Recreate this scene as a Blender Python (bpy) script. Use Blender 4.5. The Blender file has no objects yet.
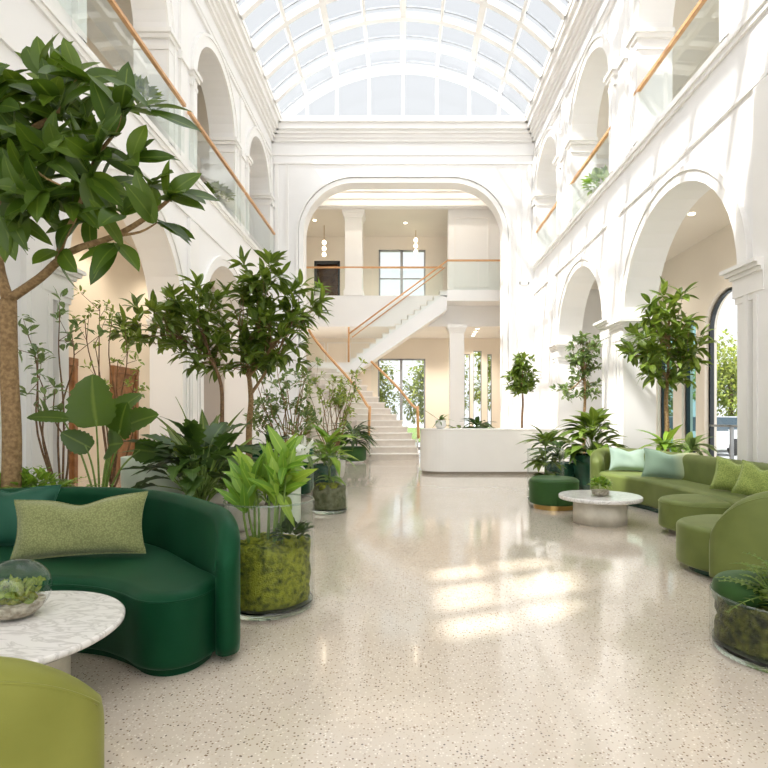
import bpy, math, random
from mathutils import Vector, Matrix, noise
random.seed(7)
S = bpy.context.scene
COL = S.collection
PI = math.pi
V = Vector

# ------------------------------------------------------------------ camera, sky, sun, exposure
CAMZ, F, VX, VY = 1.36, 540.0, 403.0, 418.0
cd = bpy.data.cameras.new('camera'); cam = bpy.data.objects.new('camera', cd); COL.objects.link(cam)
cam.location = (0, 0, CAMZ); cam.rotation_euler = (PI/2, 0, 0)
cd.sensor_width = 36; cd.lens = 36*F/768; cd.shift_x = -(VX-384)/768; cd.shift_y = (VY-384)/768
cd.clip_start = .05; cd.clip_end = 500
S.camera = cam

w = bpy.data.worlds.new('sky'); S.world = w; w.use_nodes = True
nt = w.node_tree; bg = nt.nodes['Background']
tc = nt.nodes.new('ShaderNodeTexCoord'); sep = nt.nodes.new('ShaderNodeSeparateXYZ'); rmp = nt.nodes.new('ShaderNodeValToRGB')
nt.links.new(tc.outputs['Generated'], sep.inputs[0]); nt.links.new(sep.outputs['Z'], rmp.inputs[0])
rmp.color_ramp.elements[0].position = 0.12; rmp.color_ramp.elements[0].color = (1.55, 1.57, 1.6, 1)
e_ = rmp.color_ramp.elements.new(.42); e_.color = (.97, .985, 1, 1)
rmp.color_ramp.elements[2].position = 1.0; rmp.color_ramp.elements[2].color = (.92, .95, 1, 1)
SUN = V((1, .44, -1.55)).normalized()
dot = nt.nodes.new('ShaderNodeVectorMath'); dot.operation = 'DOT_PRODUCT'; dot.inputs[1].default_value = V((-.12, -.30, 1)).normalized()      # unseen bright zone near the zenith, added to light the hall
nt.links.new(tc.outputs['Generated'], dot.inputs[0])
mr = nt.nodes.new('ShaderNodeMapRange'); mr.inputs['From Min'].default_value = .50; mr.inputs['From Max'].default_value = 1
mr.inputs['To Min'].default_value = 0; mr.inputs['To Max'].default_value = 1; nt.links.new(dot.outputs['Value'], mr.inputs['Value'])
pw = nt.nodes.new('ShaderNodeMath'); pw.operation = 'POWER'; pw.inputs[1].default_value = 1.1; nt.links.new(mr.outputs[0], pw.inputs[0])
st = nt.nodes.new('ShaderNodeMath'); st.operation = 'MULTIPLY_ADD'; st.inputs[1].default_value = 2.5; st.inputs[2].default_value = .50
nt.links.new(pw.outputs[0], st.inputs[0]); nt.links.new(st.outputs[0], bg.inputs[1])
nt.links.new(rmp.outputs[0], bg.inputs[0])

sd = bpy.data.lights.new('sun', 'SUN'); sun = bpy.data.objects.new('sun', sd); COL.objects.link(sun)
sd.energy = 4.2; sd.angle = math.radians(1.2); sd.color = (1, .965, .91)
sun.rotation_euler = SUN.to_track_quat('-Z', 'Y').to_euler(); sun.location = (-20, -8, 40)

S.view_settings.view_transform = 'Standard'; S.view_settings.look = 'None'
S.view_settings.gamma = 1; S.view_settings.use_curve_mapping = False
S.view_settings.exposure = .88
S.cycles.transparent_max_bounces = 24; S.cycles.max_bounces = 10; S.cycles.diffuse_bounces = 5
S.cycles.sample_clamp_indirect = 6
try: S.cycles.use_denoising = True
except Exception: pass

def area_light(name, loc, sx, sy, power, color=(1, .82, .6), rot=(0, 0, 0)):
    l = bpy.data.lights.new(name, 'AREA'); l.shape = 'RECTANGLE'; l.size = sx; l.size_y = sy
    l.energy = power; l.color = color
    o = bpy.data.objects.new(name, l); COL.objects.link(o); o.location = loc; o.rotation_euler = rot
    return o

# ------------------------------------------------------------------ materials
def mat(name, color=(.8, .8, .8), rough=.5, **k):
    m = bpy.data.materials.new(name); m.use_nodes = True
    b = m.node_tree.nodes['Principled BSDF']
    b.inputs['Base Color'].default_value = (*color, 1); b.inputs['Roughness'].default_value = rough
    for key, v in k.items(): b.inputs[key.replace('_', ' ')].default_value = v
    return m
def nodes(m): return m.node_tree.nodes, m.node_tree.links, m.node_tree.nodes['Principled BSDF']
def mottle(m, c1, c2, scale=8, detail=4, lo=.35, hi=.65, bump=0, bscale=None, dist=.01, rough=None):
    N, L, b = nodes(m)
    t = N.new('ShaderNodeTexCoord'); n = N.new('ShaderNodeTexNoise'); r = N.new('ShaderNodeValToRGB')
    n.inputs['Scale'].default_value = scale; n.inputs['Detail'].default_value = detail
    L.new(t.outputs['Object'], n.inputs['Vector']); L.new(n.outputs['Fac'], r.inputs[0])
    r.color_ramp.elements[0].position = lo; r.color_ramp.elements[0].color = (*c1, 1)
    r.color_ramp.elements[1].position = hi; r.color_ramp.elements[1].color = (*c2, 1)
    L.new(r.outputs[0], b.inputs['Base Color'])
    if bump:
        n2 = N.new('ShaderNodeTexNoise'); n2.inputs['Scale'].default_value = bscale or scale*4; n2.inputs['Detail'].default_value = 5
        L.new(t.outputs['Object'], n2.inputs['Vector'])
        bp = N.new('ShaderNodeBump'); bp.inputs['Strength'].default_value = bump; bp.inputs['Distance'].default_value = dist
        L.new(n2.outputs['Fac'], bp.inputs['Height']); L.new(bp.outputs[0], b.inputs['Normal'])
    return m
M = {}
M['plaster'] = mottle(mat('white_plaster', rough=.6), (.865, .855, .845), (.885, .875, .865), 1.2)
M['trim'] = mottle(mat('white_trim', rough=.45), (.87, .855, .83), (.89, .875, .85), 2)
M['beige'] = mottle(mat('beige_plaster', rough=.6), (.78, .68, .54), (.82, .72, .58), 1.1)
M['ceil'] = mottle(mat('cream_ceiling', rough=.7), (.80, .75, .67), (.82, .77, .69), 1.1)
M['lobby'] = mottle(mat('lobby_plaster', rough=.6), (.84, .775, .68), (.86, .795, .70), 1.1)
M['solid'] = mottle(mat('solid_surface_white', rough=.22), (.86, .84, .80), (.89, .87, .83), 1.5)
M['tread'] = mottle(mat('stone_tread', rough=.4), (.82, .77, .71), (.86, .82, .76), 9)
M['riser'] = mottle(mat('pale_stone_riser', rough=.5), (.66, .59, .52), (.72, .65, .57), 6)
M['wood'] = mottle(mat('brown_wood', rough=.4), (.20, .085, .03), (.34, .16, .06), 6)
M['rail'] = mottle(mat('copper_oak', rough=.35), (.58, .30, .12), (.68, .38, .17), 12)
M['dark'] = mat('dark_metal', (.05, .055, .06), .4, Metallic=.6)
M['alu'] = mottle(mat('grey_aluminium', rough=.4, Metallic=.5), (.32, .33, .34), (.40, .41, .42), 5)
M['chrome'] = mat('chrome', (.75, .75, .75), .18, Metallic=1)
M['plinth'] = mat('grey_plinth', (.30, .26, .21), .4)
M['brass'] = mat('brass', (.55, .36, .13), .3, Metallic=1)
def velvet(name, c1, c2, sheen=(1, 1, 1), sw=.35, scale=3.2):
    m = mat(name, rough=.48, Sheen_Weight=sw, Sheen_Roughness=.3)
    mottle(m, c1, c2, scale, 4, .3, .7, .12, 220, .002)
    nodes(m)[2].inputs['Specular Tint'].default_value = (*sheen, 1)
    nodes(m)[2].inputs['Sheen Tint'].default_value = (*sheen, 1)
    nodes(m)[2].inputs['Specular IOR Level'].default_value = .45
    return m
M['emerald'] = velvet('emerald_velvet', (.002, .028, .011), (.005, .045, .018), (.20, .65, .36), .16)
M['bottle'] = velvet('bottle_green_velvet', (.020, .060, .014), (.036, .092, .024), (.6, .9, .5), .2)
M['olive'] = velvet('olive_velvet', (.175, .185, .035), (.24, .25, .055), (.9, .9, .45), .2)
M['moss_velvet'] = velvet('moss_green_velvet', (.105, .135, .034), (.155, .19, .052), (.9, .95, .6), .3)
M['teal'] = velvet('teal_velvet', (.010, .06, .036), (.018, .085, .05), (.5, .9, .75), .3)
M['sage_pillow'] = velvet('pale_mint_satin', (.27, .37, .30), (.34, .44, .36), (.9, 1, .95), .2)
M['white_cloth'] = mottle(mat('white_cloth', rough=.85), (.72, .75, .70), (.80, .82, .77), 20)
def weave(name, c1, c2):
    m = mat(name, rough=.85, Sheen_Weight=.25); N, L, b = nodes(m)
    t = N.new('ShaderNodeTexCoord'); v = N.new('ShaderNodeTexVoronoi'); v.inputs['Scale'].default_value = 95
    r = N.new('ShaderNodeValToRGB'); L.new(t.outputs['Object'], v.inputs['Vector']); L.new(v.outputs['Distance'], r.inputs[0])
    r.color_ramp.elements[0].position = .1; r.color_ramp.elements[0].color = (*c2, 1)
    r.color_ramp.elements[1].position = .7; r.color_ramp.elements[1].color = (*c1, 1)
    L.new(r.outputs[0], b.inputs['Base Color'])
    bp = N.new('ShaderNodeBump'); bp.inputs['Strength'].default_value = .5; bp.inputs['Distance'].default_value = .003; bp.invert = True
    L.new(v.outputs['Distance'], bp.inputs['Height']); L.new(bp.outputs[0], b.inputs['Normal'])
    return m
M['olive_weave'] = weave('olive_weave', (.17, .19, .065), (.29, .315, .125))
M['lime_weave'] = weave('lime_weave', (.20, .27, .05), (.42, .48, .13))
# mint pillow fading to cream on one side
m = M['ombre'] = mat('mint_to_cream_weave', rough=.8, Sheen_Weight=.3); N, L, b = nodes(m)
t = N.new('ShaderNodeTexCoord'); sp = N.new('ShaderNodeSeparateXYZ'); r = N.new('ShaderNodeValToRGB')
L.new(t.outputs['Generated'], sp.inputs[0]); L.new(sp.outputs['X'], r.inputs[0])
r.color_ramp.elements[0].position = .5; r.color_ramp.elements[0].color = (.20, .30, .215, 1)
r.color_ramp.elements[1].position = .78; r.color_ramp.elements[1].color = (.50, .52, .30, 1)
L.new(r.outputs[0], b.inputs['Base Color'])
# terrazzo
m = M['terrazzo'] = mat('cream_terrazzo', rough=.12); N, L, b = nodes(m)
b.inputs['Coat Weight'].default_value = .6; b.inputs['Coat Roughness'].default_value = .06
t = N.new('ShaderNodeTexCoord')
def chips(scale, size, keep, stops):
    v = N.new('ShaderNodeTexVoronoi'); v.inputs['Scale'].default_value = scale; v.inputs['Randomness'].default_value = 1
    L.new(t.outputs['Object'], v.inputs['Vector'])
    s = N.new('ShaderNodeSeparateColor'); L.new(v.outputs['Color'], s.inputs[0])
    a = N.new('ShaderNodeMath'); a.operation = 'LESS_THAN'; L.new(v.outputs['Distance'], a.inputs[0]); a.inputs[1].default_value = size
    k = N.new('ShaderNodeMath'); k.operation = 'LESS_THAN'; L.new(s.outputs[0], k.inputs[0]); k.inputs[1].default_value = keep
    f = N.new('ShaderNodeMath'); f.operation = 'MULTIPLY'; L.new(a.outputs[0], f.inputs[0]); L.new(k.outputs[0], f.inputs[1])
    r = N.new('ShaderNodeValToRGB'); r.color_ramp.interpolation = 'CONSTANT'; L.new(s.outputs[1], r.inputs[0])
    for i, (p, c) in enumerate(stops):
        e = r.color_ramp.elements[i] if i < 2 else r.color_ramp.elements.new(p)
        e.position = p; e.color = (*c, 1)
    return f, r
base = N.new('ShaderNodeTexNoise'); base.inputs['Scale'].default_value = 1.3; L.new(t.outputs['Object'], base.inputs['Vector'])
br = N.new('ShaderNodeValToRGB'); L.new(base.outputs[0], br.inputs[0])
br.color_ramp.elements[0].position = .3; br.color_ramp.elements[0].color = (.64, .56, .465, 1)
br.color_ramp.elements[1].position = .7; br.color_ramp.elements[1].color = (.69, .61, .51, 1)
prev = br.outputs[0]
for args in ((80, .36, .5, [(0, (.86, .80, .71)), (.35, (.62, .52, .41)), (.7, (.55, .47, .38)), (.85, (.82, .74, .63))]),
             (64, .31, .38, [(0, (.24, .17, .11)), (.4, (.36, .27, .19)), (.7, (.45, .36, .28)), (.88, (.15, .12, .10))])):
    f, rr = chips(*args); mx = N.new('ShaderNodeMixRGB'); L.new(f.outputs[0], mx.inputs[0]); L.new(prev, mx.inputs[1]); L.new(rr.outputs[0], mx.inputs[2]); prev = mx.outputs[0]
L.new(prev, b.inputs['Base Color'])
# marble
m = M['marble'] = mat('white_marble', rough=.12); N, L, b = nodes(m)
t = N.new('ShaderNodeTexCoord'); n = N.new('ShaderNodeTexNoise'); n.inputs['Scale'].default_value = 5; n.inputs['Detail'].default_value = 9; n.inputs['Distortion'].default_value = 1.8
mp = N.new('ShaderNodeMapping'); mp.inputs['Rotation'].default_value = (0, 0, .6); mp.inputs['Scale'].default_value = (1, 2.4, 1)
r = N.new('ShaderNodeValToRGB'); L.new(t.outputs['Object'], mp.inputs[0]); L.new(mp.outputs[0], n.inputs['Vector']); L.new(n.outputs[0], r.inputs[0])
r.color_ramp.elements[0].position = .40; r.color_ramp.elements[0].color = (.80, .78, .75, 1)
r.color_ramp.elements[1].position = .53; r.color_ramp.elements[1].color = (.80, .78, .75, 1)
e = r.color_ramp.elements.new(.47); e.color = (.60, .58, .55, 1)
L.new(r.outputs[0], b.inputs['Base Color'])
M['travertine'] = mottle(mat('pale_travertine', rough=.3), (.60, .56, .46), (.74, .70, .60), 7, 6, bump=.1)
M['ceramic'] = mottle(mat('pale_sage_ceramic', rough=.5), (.58, .66, .54), (.64, .71, .59), 5)
M['pot_white'] = mat('white_ceramic', (.84, .83, .80), .3)
M['pot_dark'] = mottle(mat('dark_green_ceramic', rough=.25), (.01, .05, .03), (.02, .075, .045), 5)
M['pot_grey'] = mottle(mat('stone_pot', rough=.6), (.5, .47, .42), (.58, .55, .5), 12)
M['soil'] = mottle(mat('soil', rough=.95), (.03, .02, .012), (.09, .065, .035), 30, bump=.6, dist=.02)
M['bark'] = mottle(mat('tan_bark', rough=.8), (.20, .12, .05), (.36, .235, .11), 30, bump=.5, dist=.01)
M['bark_dark'] = mottle(mat('brown_bark', rough=.8), (.13, .07, .035), (.24, .14, .07), 30, bump=.5, dist=.01)
M['stem'] = mottle(mat('green_stem', rough=.6), (.12, .20, .03), (.20, .30, .06), 12)
M['moss'] = mottle(mat('lime_moss', rough=.95), (.06, .085, .008), (.34, .37, .03), 22, 8, .3, .58, 1, 90, .03)
M['moss_dark'] = mottle(mat('brown_moss', rough=.95), (.025, .03, .008), (.17, .18, .03), 20, 8, .35, .7, 1, 80, .03)
M['substrate'] = mottle(mat('grey_green_substrate', rough=.9), (.07, .085, .03), (.22, .22, .13), 12, 7, bump=.6, bscale=40, dist=.02)
M['pebble'] = mottle(mat('pebbles', rough=.8), (.25, .21, .15), (.55, .50, .40), 40, bump=.5)
def leafmat(name, c1, c2, c3, rough=.42, trans=.3):
    m = mat(name, rough=rough); N, L, b = nodes(m)
    g = N.new('ShaderNodeNewGeometry'); r = N.new('ShaderNodeValToRGB')
    L.new(g.outputs['Random Per Island'], r.inputs[0])
    r.color_ramp.elements[0].color = (*c1, 1); r.color_ramp.elements[1].color = (*c3, 1)
    e = r.color_ramp.elements.new(.5); e.color = (*c2, 1)
    av = N.new('ShaderNodeAttribute'); av.attribute_name = 'midrib'
    vr = N.new('ShaderNodeMapRange'); vr.inputs['From Min'].default_value = .88; vr.inputs['From Max'].default_value = 1.0; vr.inputs['To Max'].default_value = .5
    L.new(av.outputs['Fac'], vr.inputs['Value'])
    vm = N.new('ShaderNodeMixRGB'); vm.inputs[2].default_value = (min(1, c3[0]*1.8+.04), min(1, c3[1]*1.5+.05), min(1, c3[2]*1.8+.02), 1)
    L.new(vr.outputs[0], vm.inputs[0]); L.new(r.outputs[0], vm.inputs[1]); r = vm
    L.new(r.outputs[0], b.inputs['Base Color'])
    tr = N.new('ShaderNodeBsdfTranslucent'); hs = N.new('ShaderNodeHueSaturation'); hs.inputs['Value'].default_value = 1.5; hs.inputs['Hue'].default_value = .485
    L.new(r.outputs[0], hs.inputs['Color']); L.new(hs.outputs[0], tr.inputs[0])
    mx = N.new('ShaderNodeMixShader'); mx.inputs[0].default_value = trans
    L.new(b.outputs[0], mx.inputs[1]); L.new(tr.outputs[0], mx.inputs[2]); L.new(mx.outputs[0], N['Material Output'].inputs[0])
    return m
M['leaf_ficus'] = leafmat('deep_green_leaf', (.038, .085, .006), (.062, .125, .009), (.105, .18, .014))
M['leaf_mid'] = leafmat('mid_green_leaf', (.065, .12, .012), (.11, .18, .018), (.18, .26, .032))
M['leaf_dark'] = leafmat('dark_green_leaf', (.02, .05, .009), (.035, .08, .012), (.065, .13, .018))
M['leaf_bright'] = leafmat('bright_green_leaf', (.11, .25, .02), (.18, .34, .03), (.30, .44, .05))
M['leaf_lime'] = leafmat('yellow_green_leaf', (.14, .22, .03), (.22, .31, .05), (.34, .40, .08))
M['leaf_olive'] = leafmat('soft_green_leaf', (.09, .16, .04), (.14, .22, .06), (.21, .29, .09))
M['leaf_outdoor'] = leafmat('sunlit_leaf', (.14, .20, .03), (.24, .30, .05), (.36, .40, .08), .6, .35)
M['petal'] = leafmat('white_petal', (.70, .74, .66), (.78, .80, .73), (.84, .85, .79), .6, .3)
def glassmat(name, tint=(1, 1, 1), ior=1.45, boost=1.0, rough=0.0):
    m = bpy.data.materials.new(name); m.use_nodes = True; N = m.node_tree.nodes; L = m.node_tree.links
    N.remove(N['Principled BSDF'])
    t = N.new('ShaderNodeBsdfTransparent'); t.inputs[0].default_value = (*tint, 1)
    g = N.new('ShaderNodeBsdfGlossy'); g.inputs['Roughness'].default_value = rough
    lw = N.new('ShaderNodeLayerWeight'); lw.inputs[0].default_value = .5      # two-sided Schlick reflectance
    pw = N.new('ShaderNodeMath'); pw.operation = 'POWER'; pw.inputs[1].default_value = 5; L.new(lw.outputs['Facing'], pw.inputs[0])
    f0 = ((ior-1)/(ior+1))**2
    mu = N.new('ShaderNodeMath'); mu.operation = 'MULTIPLY_ADD'; mu.use_clamp = True; mu.inputs[1].default_value = (1-f0)*.8*boost; mu.inputs[2].default_value = f0*boost
    L.new(pw.outputs[0], mu.inputs[0])
    mx = N.new('ShaderNodeMixShader'); L.new(mu.outputs[0], mx.inputs[0]); L.new(t.outputs[0], mx.inputs[1]); L.new(g.outputs[0], mx.inputs[2])
    L.new(mx.outputs[0], N['Material Output'].inputs[0])
    return m
M['glass'] = glassmat('clear_glass', (.975, .985, .98), 1.33, .6)
M['glass_bowl'] = glassmat('bowl_glass', (.97, .985, .975), 1.5, 1.3)
M['glass_roof'] = glassmat('roof_glass', (.97, .985, 1), 1.3)
M['glass_rail'] = glassmat('green_tint_glass', (.955, .98, .968), 1.45)
M['glass_win'] = glassmat('window_glass', (.95, .97, .97), 1.45)
M['glass_grey'] = glassmat('grey_tinted_glass', (.75, .75, .74))
M['glass_teal'] = glassmat('teal_tinted_glass', (.30, .52, .52), 1.6)
m = M['glass_base'] = mat('thick_glass_base', (.80, .92, .86), .02); nodes(m)[2].inputs['Transmission Weight'].default_value = 1
def emit(name, c, s):
    m = mat(name, c); b = nodes(m)[2]; b.inputs['Emission Color'].default_value = (*c, 1); b.inputs['Emission Strength'].default_value = s; return m
M['lamp'] = emit('warm_lamp', (1, .86, .66), 3)
M['pave'] = mottle(mat('pale_paving', rough=.8), (.55, .55, .54), (.65, .65, .63), 1)
M['grass'] = mottle(mat('lawn', rough=.9), (.10, .17, .03), (.18, .26, .06), 3)
M['car_white'] = mat('white_car_paint', (.80, .82, .84), .2); M['car_blue'] = mat('blue_car_paint', (.16, .28, .36), .2)
M['car_glass'] = mat('dark_car_glass', (.06, .10, .13), .05); M['tyre'] = mat('black_rubber', (.03, .03, .03), .8)
M['painting'] = mottle(mat('ochre_canvas', rough=.7), (.45, .22, .12), (.62, .45, .28), 3)
M['drape'] = mat('white_curtain', (.85, .84, .81), .8)

# ------------------------------------------------------------------ mesh helpers
WL = {}
def wl(o): return WL.get(o.name, V((0, 0, 0)))
def smooth_path(pts, sub=6):
    P = [V(p) for p in pts]; out = []
    for i in range(len(P)-1):
        a, b_, c, d = P[max(i-1, 0)], P[i], P[i+1], P[min(i+2, len(P)-1)]
        for k in range(sub):
            t = k/sub
            out.append(.5*((2*b_)+(c-a)*t+(2*a-5*b_+4*c-d)*t*t+(3*b_-a-3*c+d)*t**3))
    out.append(P[-1]); return out
class MB:
    def __init__(s): s.v = []; s.f = []; s.sm = []; s.mid = {}
    def add(s, vs, fs, smooth=False):
        k = len(s.v); s.v += [V(v) for v in vs]; s.f += [[i+k for i in f] for f in fs]; s.sm += [smooth]*len(fs); return s
    def box(s, x0, y0, z0, x1, y1, z1):
        x0, x1 = sorted((x0, x1)); y0, y1 = sorted((y0, y1)); z0, z1 = sorted((z0, z1))
        return s.add([(x0,y0,z0),(x1,y0,z0),(x1,y1,z0),(x0,y1,z0),(x0,y0,z1),(x1,y0,z1),(x1,y1,z1),(x0,y1,z1)],
              [(0,3,2,1),(4,5,6,7),(0,1,5,4),(1,2,6,5),(2,3,7,6),(3,0,4,7)])
    def tube(s, path, r, n=8, caps=True):
        P = [V(p) for p in path]; m = len(P)
        R = r if isinstance(r, (list, tuple)) else [r]*m
        if len(R) == 2 and m != 2: R = [R[0]+(R[1]-R[0])*i/(m-1) for i in range(m)]
        vs = []; up = None
        for i in range(m):
            d = (P[min(i+1, m-1)]-P[max(i-1, 0)])
            d = d.normalized() if d.length > 1e-9 else V((0, 0, 1))
            if up is None: up = V((1, 0, 0)) if abs(d.z) > .8 else V((0, 0, 1))
            a = (up - d*up.dot(d)).normalized(); up = a; b_ = d.cross(a)
            for k in range(n):
                t = 2*PI*k/n; vs.append(P[i]+(a*math.cos(t)+b_*math.sin(t))*R[i])
        fs = [(i*n+k, i*n+(k+1) % n, (i+1)*n+(k+1) % n, (i+1)*n+k) for i in range(m-1) for k in range(n)]
        if caps: fs += [tuple(range(n))[::-1], tuple(range((m-1)*n, m*n))]
        return s.add(vs, fs, True)
    def rail(s, path, wd, ht):      # rectangular section along a path, kept upright
        P = [V(p) for p in path]; m = len(P); vs = []
        for i in range(m):
            d = P[min(i+1, m-1)]-P[max(i-1, 0)]; h = V((d.x, d.y, 0))
            sd_ = V((-h.y, h.x, 0)).normalized() if h.length > 1e-6 else V((1, 0, 0))
            u = d.normalized().cross(sd_); u = -u if u.z < 0 else u
            if h.length < 1e-6: u = V((0, 1, 0))
            for a, b_ in ((-1, -1), (1, -1), (1, 1), (-1, 1)): vs.append(P[i]+sd_*a*wd/2+u*b_*ht/2)
        fs = [(i*4+k, i*4+(k+1) % 4, i*4+4+(k+1) % 4, i*4+4+k) for i in range(m-1) for k in range(4)]
        fs += [(3, 2, 1, 0), tuple(range((m-1)*4, m*4))]
        return s.add(vs, fs)
    def lathe(s, prof, c=(0, 0, 0), n=48, cap0=True, cap1=True, smooth=True):
        c = V(c); vs = []; m = len(prof)
        for r, z in prof:
            for k in range(n): vs.append(c+V((r*math.cos(2*PI*k/n), r*math.sin(2*PI*k/n), z)))
        fs = [(i*n+k, i*n+(k+1) % n, (i+1)*n+(k+1) % n, (i+1)*n+k) for i in range(m-1) for k in range(n)]
        s.add(vs, fs, smooth); k0 = len(s.v)-m*n
        if cap0: s.f.append([k0+i for i in range(n)][::-1]); s.sm.append(False)
        if cap1: s.f.append([k0+(m-1)*n+i for i in range(n)]); s.sm.append(False)
        return s
    def prism(s, poly, z0, z1, rx=0, rz=0, rb=0, dome=0):     # outline (ccw) with rounded top and bottom edges
        P = [V((p[0], p[1])) for p in poly]; n = len(P)
        if sum(P[i].x*P[(i+1) % n].y-P[(i+1) % n].x*P[i].y for i in range(n)) < 0: P = P[::-1]
        nor = []
        for i in range(n):
            d = P[(i+1) % n]-P[i-1]; nor.append(V((-d.y, d.x)).normalized())
        rings = []
        if rb:
            for k in range(5):
                a = PI/2*k/4; rings.append((rb*(1-math.sin(a)), z0+rb*(1-math.cos(a))))
        else: rings.append((0, z0))
        if rx:
            for k in range(7):
                a = PI/2*k/6; rings.append((rx*(1-math.cos(a)), z1-rz+rz*math.sin(a)))
        else: rings.append((0, z1))
        vs = []
        for off, z in rings:
            for i in range(n): q = P[i]+nor[i]*off; vs.append((q.x, q.y, z))
        m = len(rings)
        fs = [(j*n+i, j*n+(i+1) % n, (j+1)*n+(i+1) % n, (j+1)*n+i) for j in range(m-1) for i in range(n)]
        k0 = len(s.v)
        s.add(vs, fs, bool(rx))
        s.f.append([k0+i for i in range(n)][::-1]); s.sm.append(False)
        if dome:
            top = [V(v) for v in vs[(m-1)*n:]]; c = sum(top, V((0, 0, 0)))/n
            k1 = len(s.v); R = 5; dv = []
            for j in range(1, R):
                t = j/R
                for p in top: q = p.lerp(c, t); q.z = z1+dome*(1-(1-t)**2); dv.append(q)
            dv.append(V((c.x, c.y, z1+dome)))
            s.v += dv
            prev_ = [k0+(m-1)*n+i for i in range(n)]
            for j in range(1, R):
                cur = [k1+(j-1)*n+i for i in range(n)]
                for i in range(n): s.f.append([prev_[i], prev_[(i+1) % n], cur[(i+1) % n], cur[i]]); s.sm.append(True)
                prev_ = cur
            ci = k1+(R-1)*n
            for i in range(n): s.f.append([prev_[i], prev_[(i+1) % n], ci]); s.sm.append(True)
        else:
            s.f.append([k0+(m-1)*n+i for i in range(n)]); s.sm.append(bool(rx))
        return s
    def leaf(s, base, d, up, L, W, droop=.25, fold=.18, rows=6, shape='oval', wave=0.0):
        d = V(d).normalized(); up = V(up)
        sd_ = d.cross(up)
        if sd_.length < 1e-4: sd_ = d.cross(V((1, .3, 0)))
        sd_.normalize(); n = sd_.cross(d); base = V(base); vs = []
        ph = random.random()*6
        for i in range(rows+1):
            t = i/rows
            if shape == 'oval': wd = math.sin(PI*min(1, .03+t*.97)**.9)**.75
            elif shape == 'scallop': wd = math.sin(PI*(t*.97+.03)**.72)**.55*(1+.07*math.sin(t*46))
            elif shape == 'lance': wd = math.sin(PI*(t*.97+.03)**.75)**.9
            elif shape == 'heart': wd = (math.sin(PI*(1-t)**1.5*.93+.0)+.35*(1-t)**6) if t < 1 else 0
            elif shape == 'strap': wd = min(1, t*5+.35)*(1-t**3)
            else:
                wd = math.sin(PI*(t*.97+.03)**.7)**.8*(.42+.58*abs(math.sin(t*PI*5.0)))
            wd = max(0, wd.real if isinstance(wd, complex) else wd)*W/2
            if i == rows: wd = 0
            wv = wave*W*math.sin(t*9+ph)
            c = base+d*L*t*(1-.12*droop*t)-n*droop*L*t*t
            vs += [c-sd_*wd+n*(fold*wd*2+wv), c, c+sd_*wd+n*(fold*wd*2-wv)]
        k0 = len(s.v)
        for i in range(rows+1): s.mid[k0+i*3+1] = 1.0
        fs = []
        for i in range(rows):
            a = i*3; fs += [(a, a+1, a+4, a+3), (a+1, a+2, a+5, a+4)]
        return s.add(vs, fs, True)
    def build(s, name, m, parent=None, bevel=0):
        off = wl(parent) if parent else V((0, 0, 0))
        me = bpy.data.meshes.new(name); me.from_pydata([v-off for v in s.v], [], s.f); me.update()
        me.polygons.foreach_set('use_smooth', s.sm)
        if s.mid:
            at_ = me.attributes.new('midrib', 'FLOAT', 'POINT'); at_.data.foreach_set('value', [s.mid.get(i, 0.0) for i in range(len(s.v))])
        o = bpy.data.objects.new(name, me); COL.objects.link(o); me.materials.append(M[m] if isinstance(m, str) else m)
        if parent: o.parent = parent
        WL[o.name] = V(off)
        if bevel:
            bv = o.modifiers.new('bevel', 'BEVEL'); bv.width = bevel; bv.segments = 2; bv.limit_method = 'ANGLE'
        return o
def thing(name, label, cat, loc=(0, 0, 0), group=None):
    o = bpy.data.objects.new(name, None); COL.objects.link(o); o.location = loc; o.empty_display_size = .2
    o['label'] = label; o['category'] = cat
    if group: o['group'] = group
    WL[o.name] = V(loc); return o
def tag(o, label, cat, group=None):
    o['label'] = label; o['category'] = cat
    if group: o['group'] = group
    return o
def struct(o): o['kind'] = 'structure'; return o
def at(px, py, D): return V(((px-VX)*D/F, D, CAMZ-(py-VY)*D/F))
def rnd(a, b): return random.uniform(a, b)
def rdir():
    while True:
        q = V((rnd(-1, 1), rnd(-1, 1), rnd(-1, 1)))
        if .05 < q.length < 1: return q.normalized()

# ------------------------------------------------------------------ the setting
XW, DB, ZE, TH = 4.47, 18.4, 11.4, .62      # side walls, back wall, eaves height, wall thickness
struct(MB().box(-12, -8, -.2, 9.2, 30, 0).build('floor', 'terrazzo'))

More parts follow.
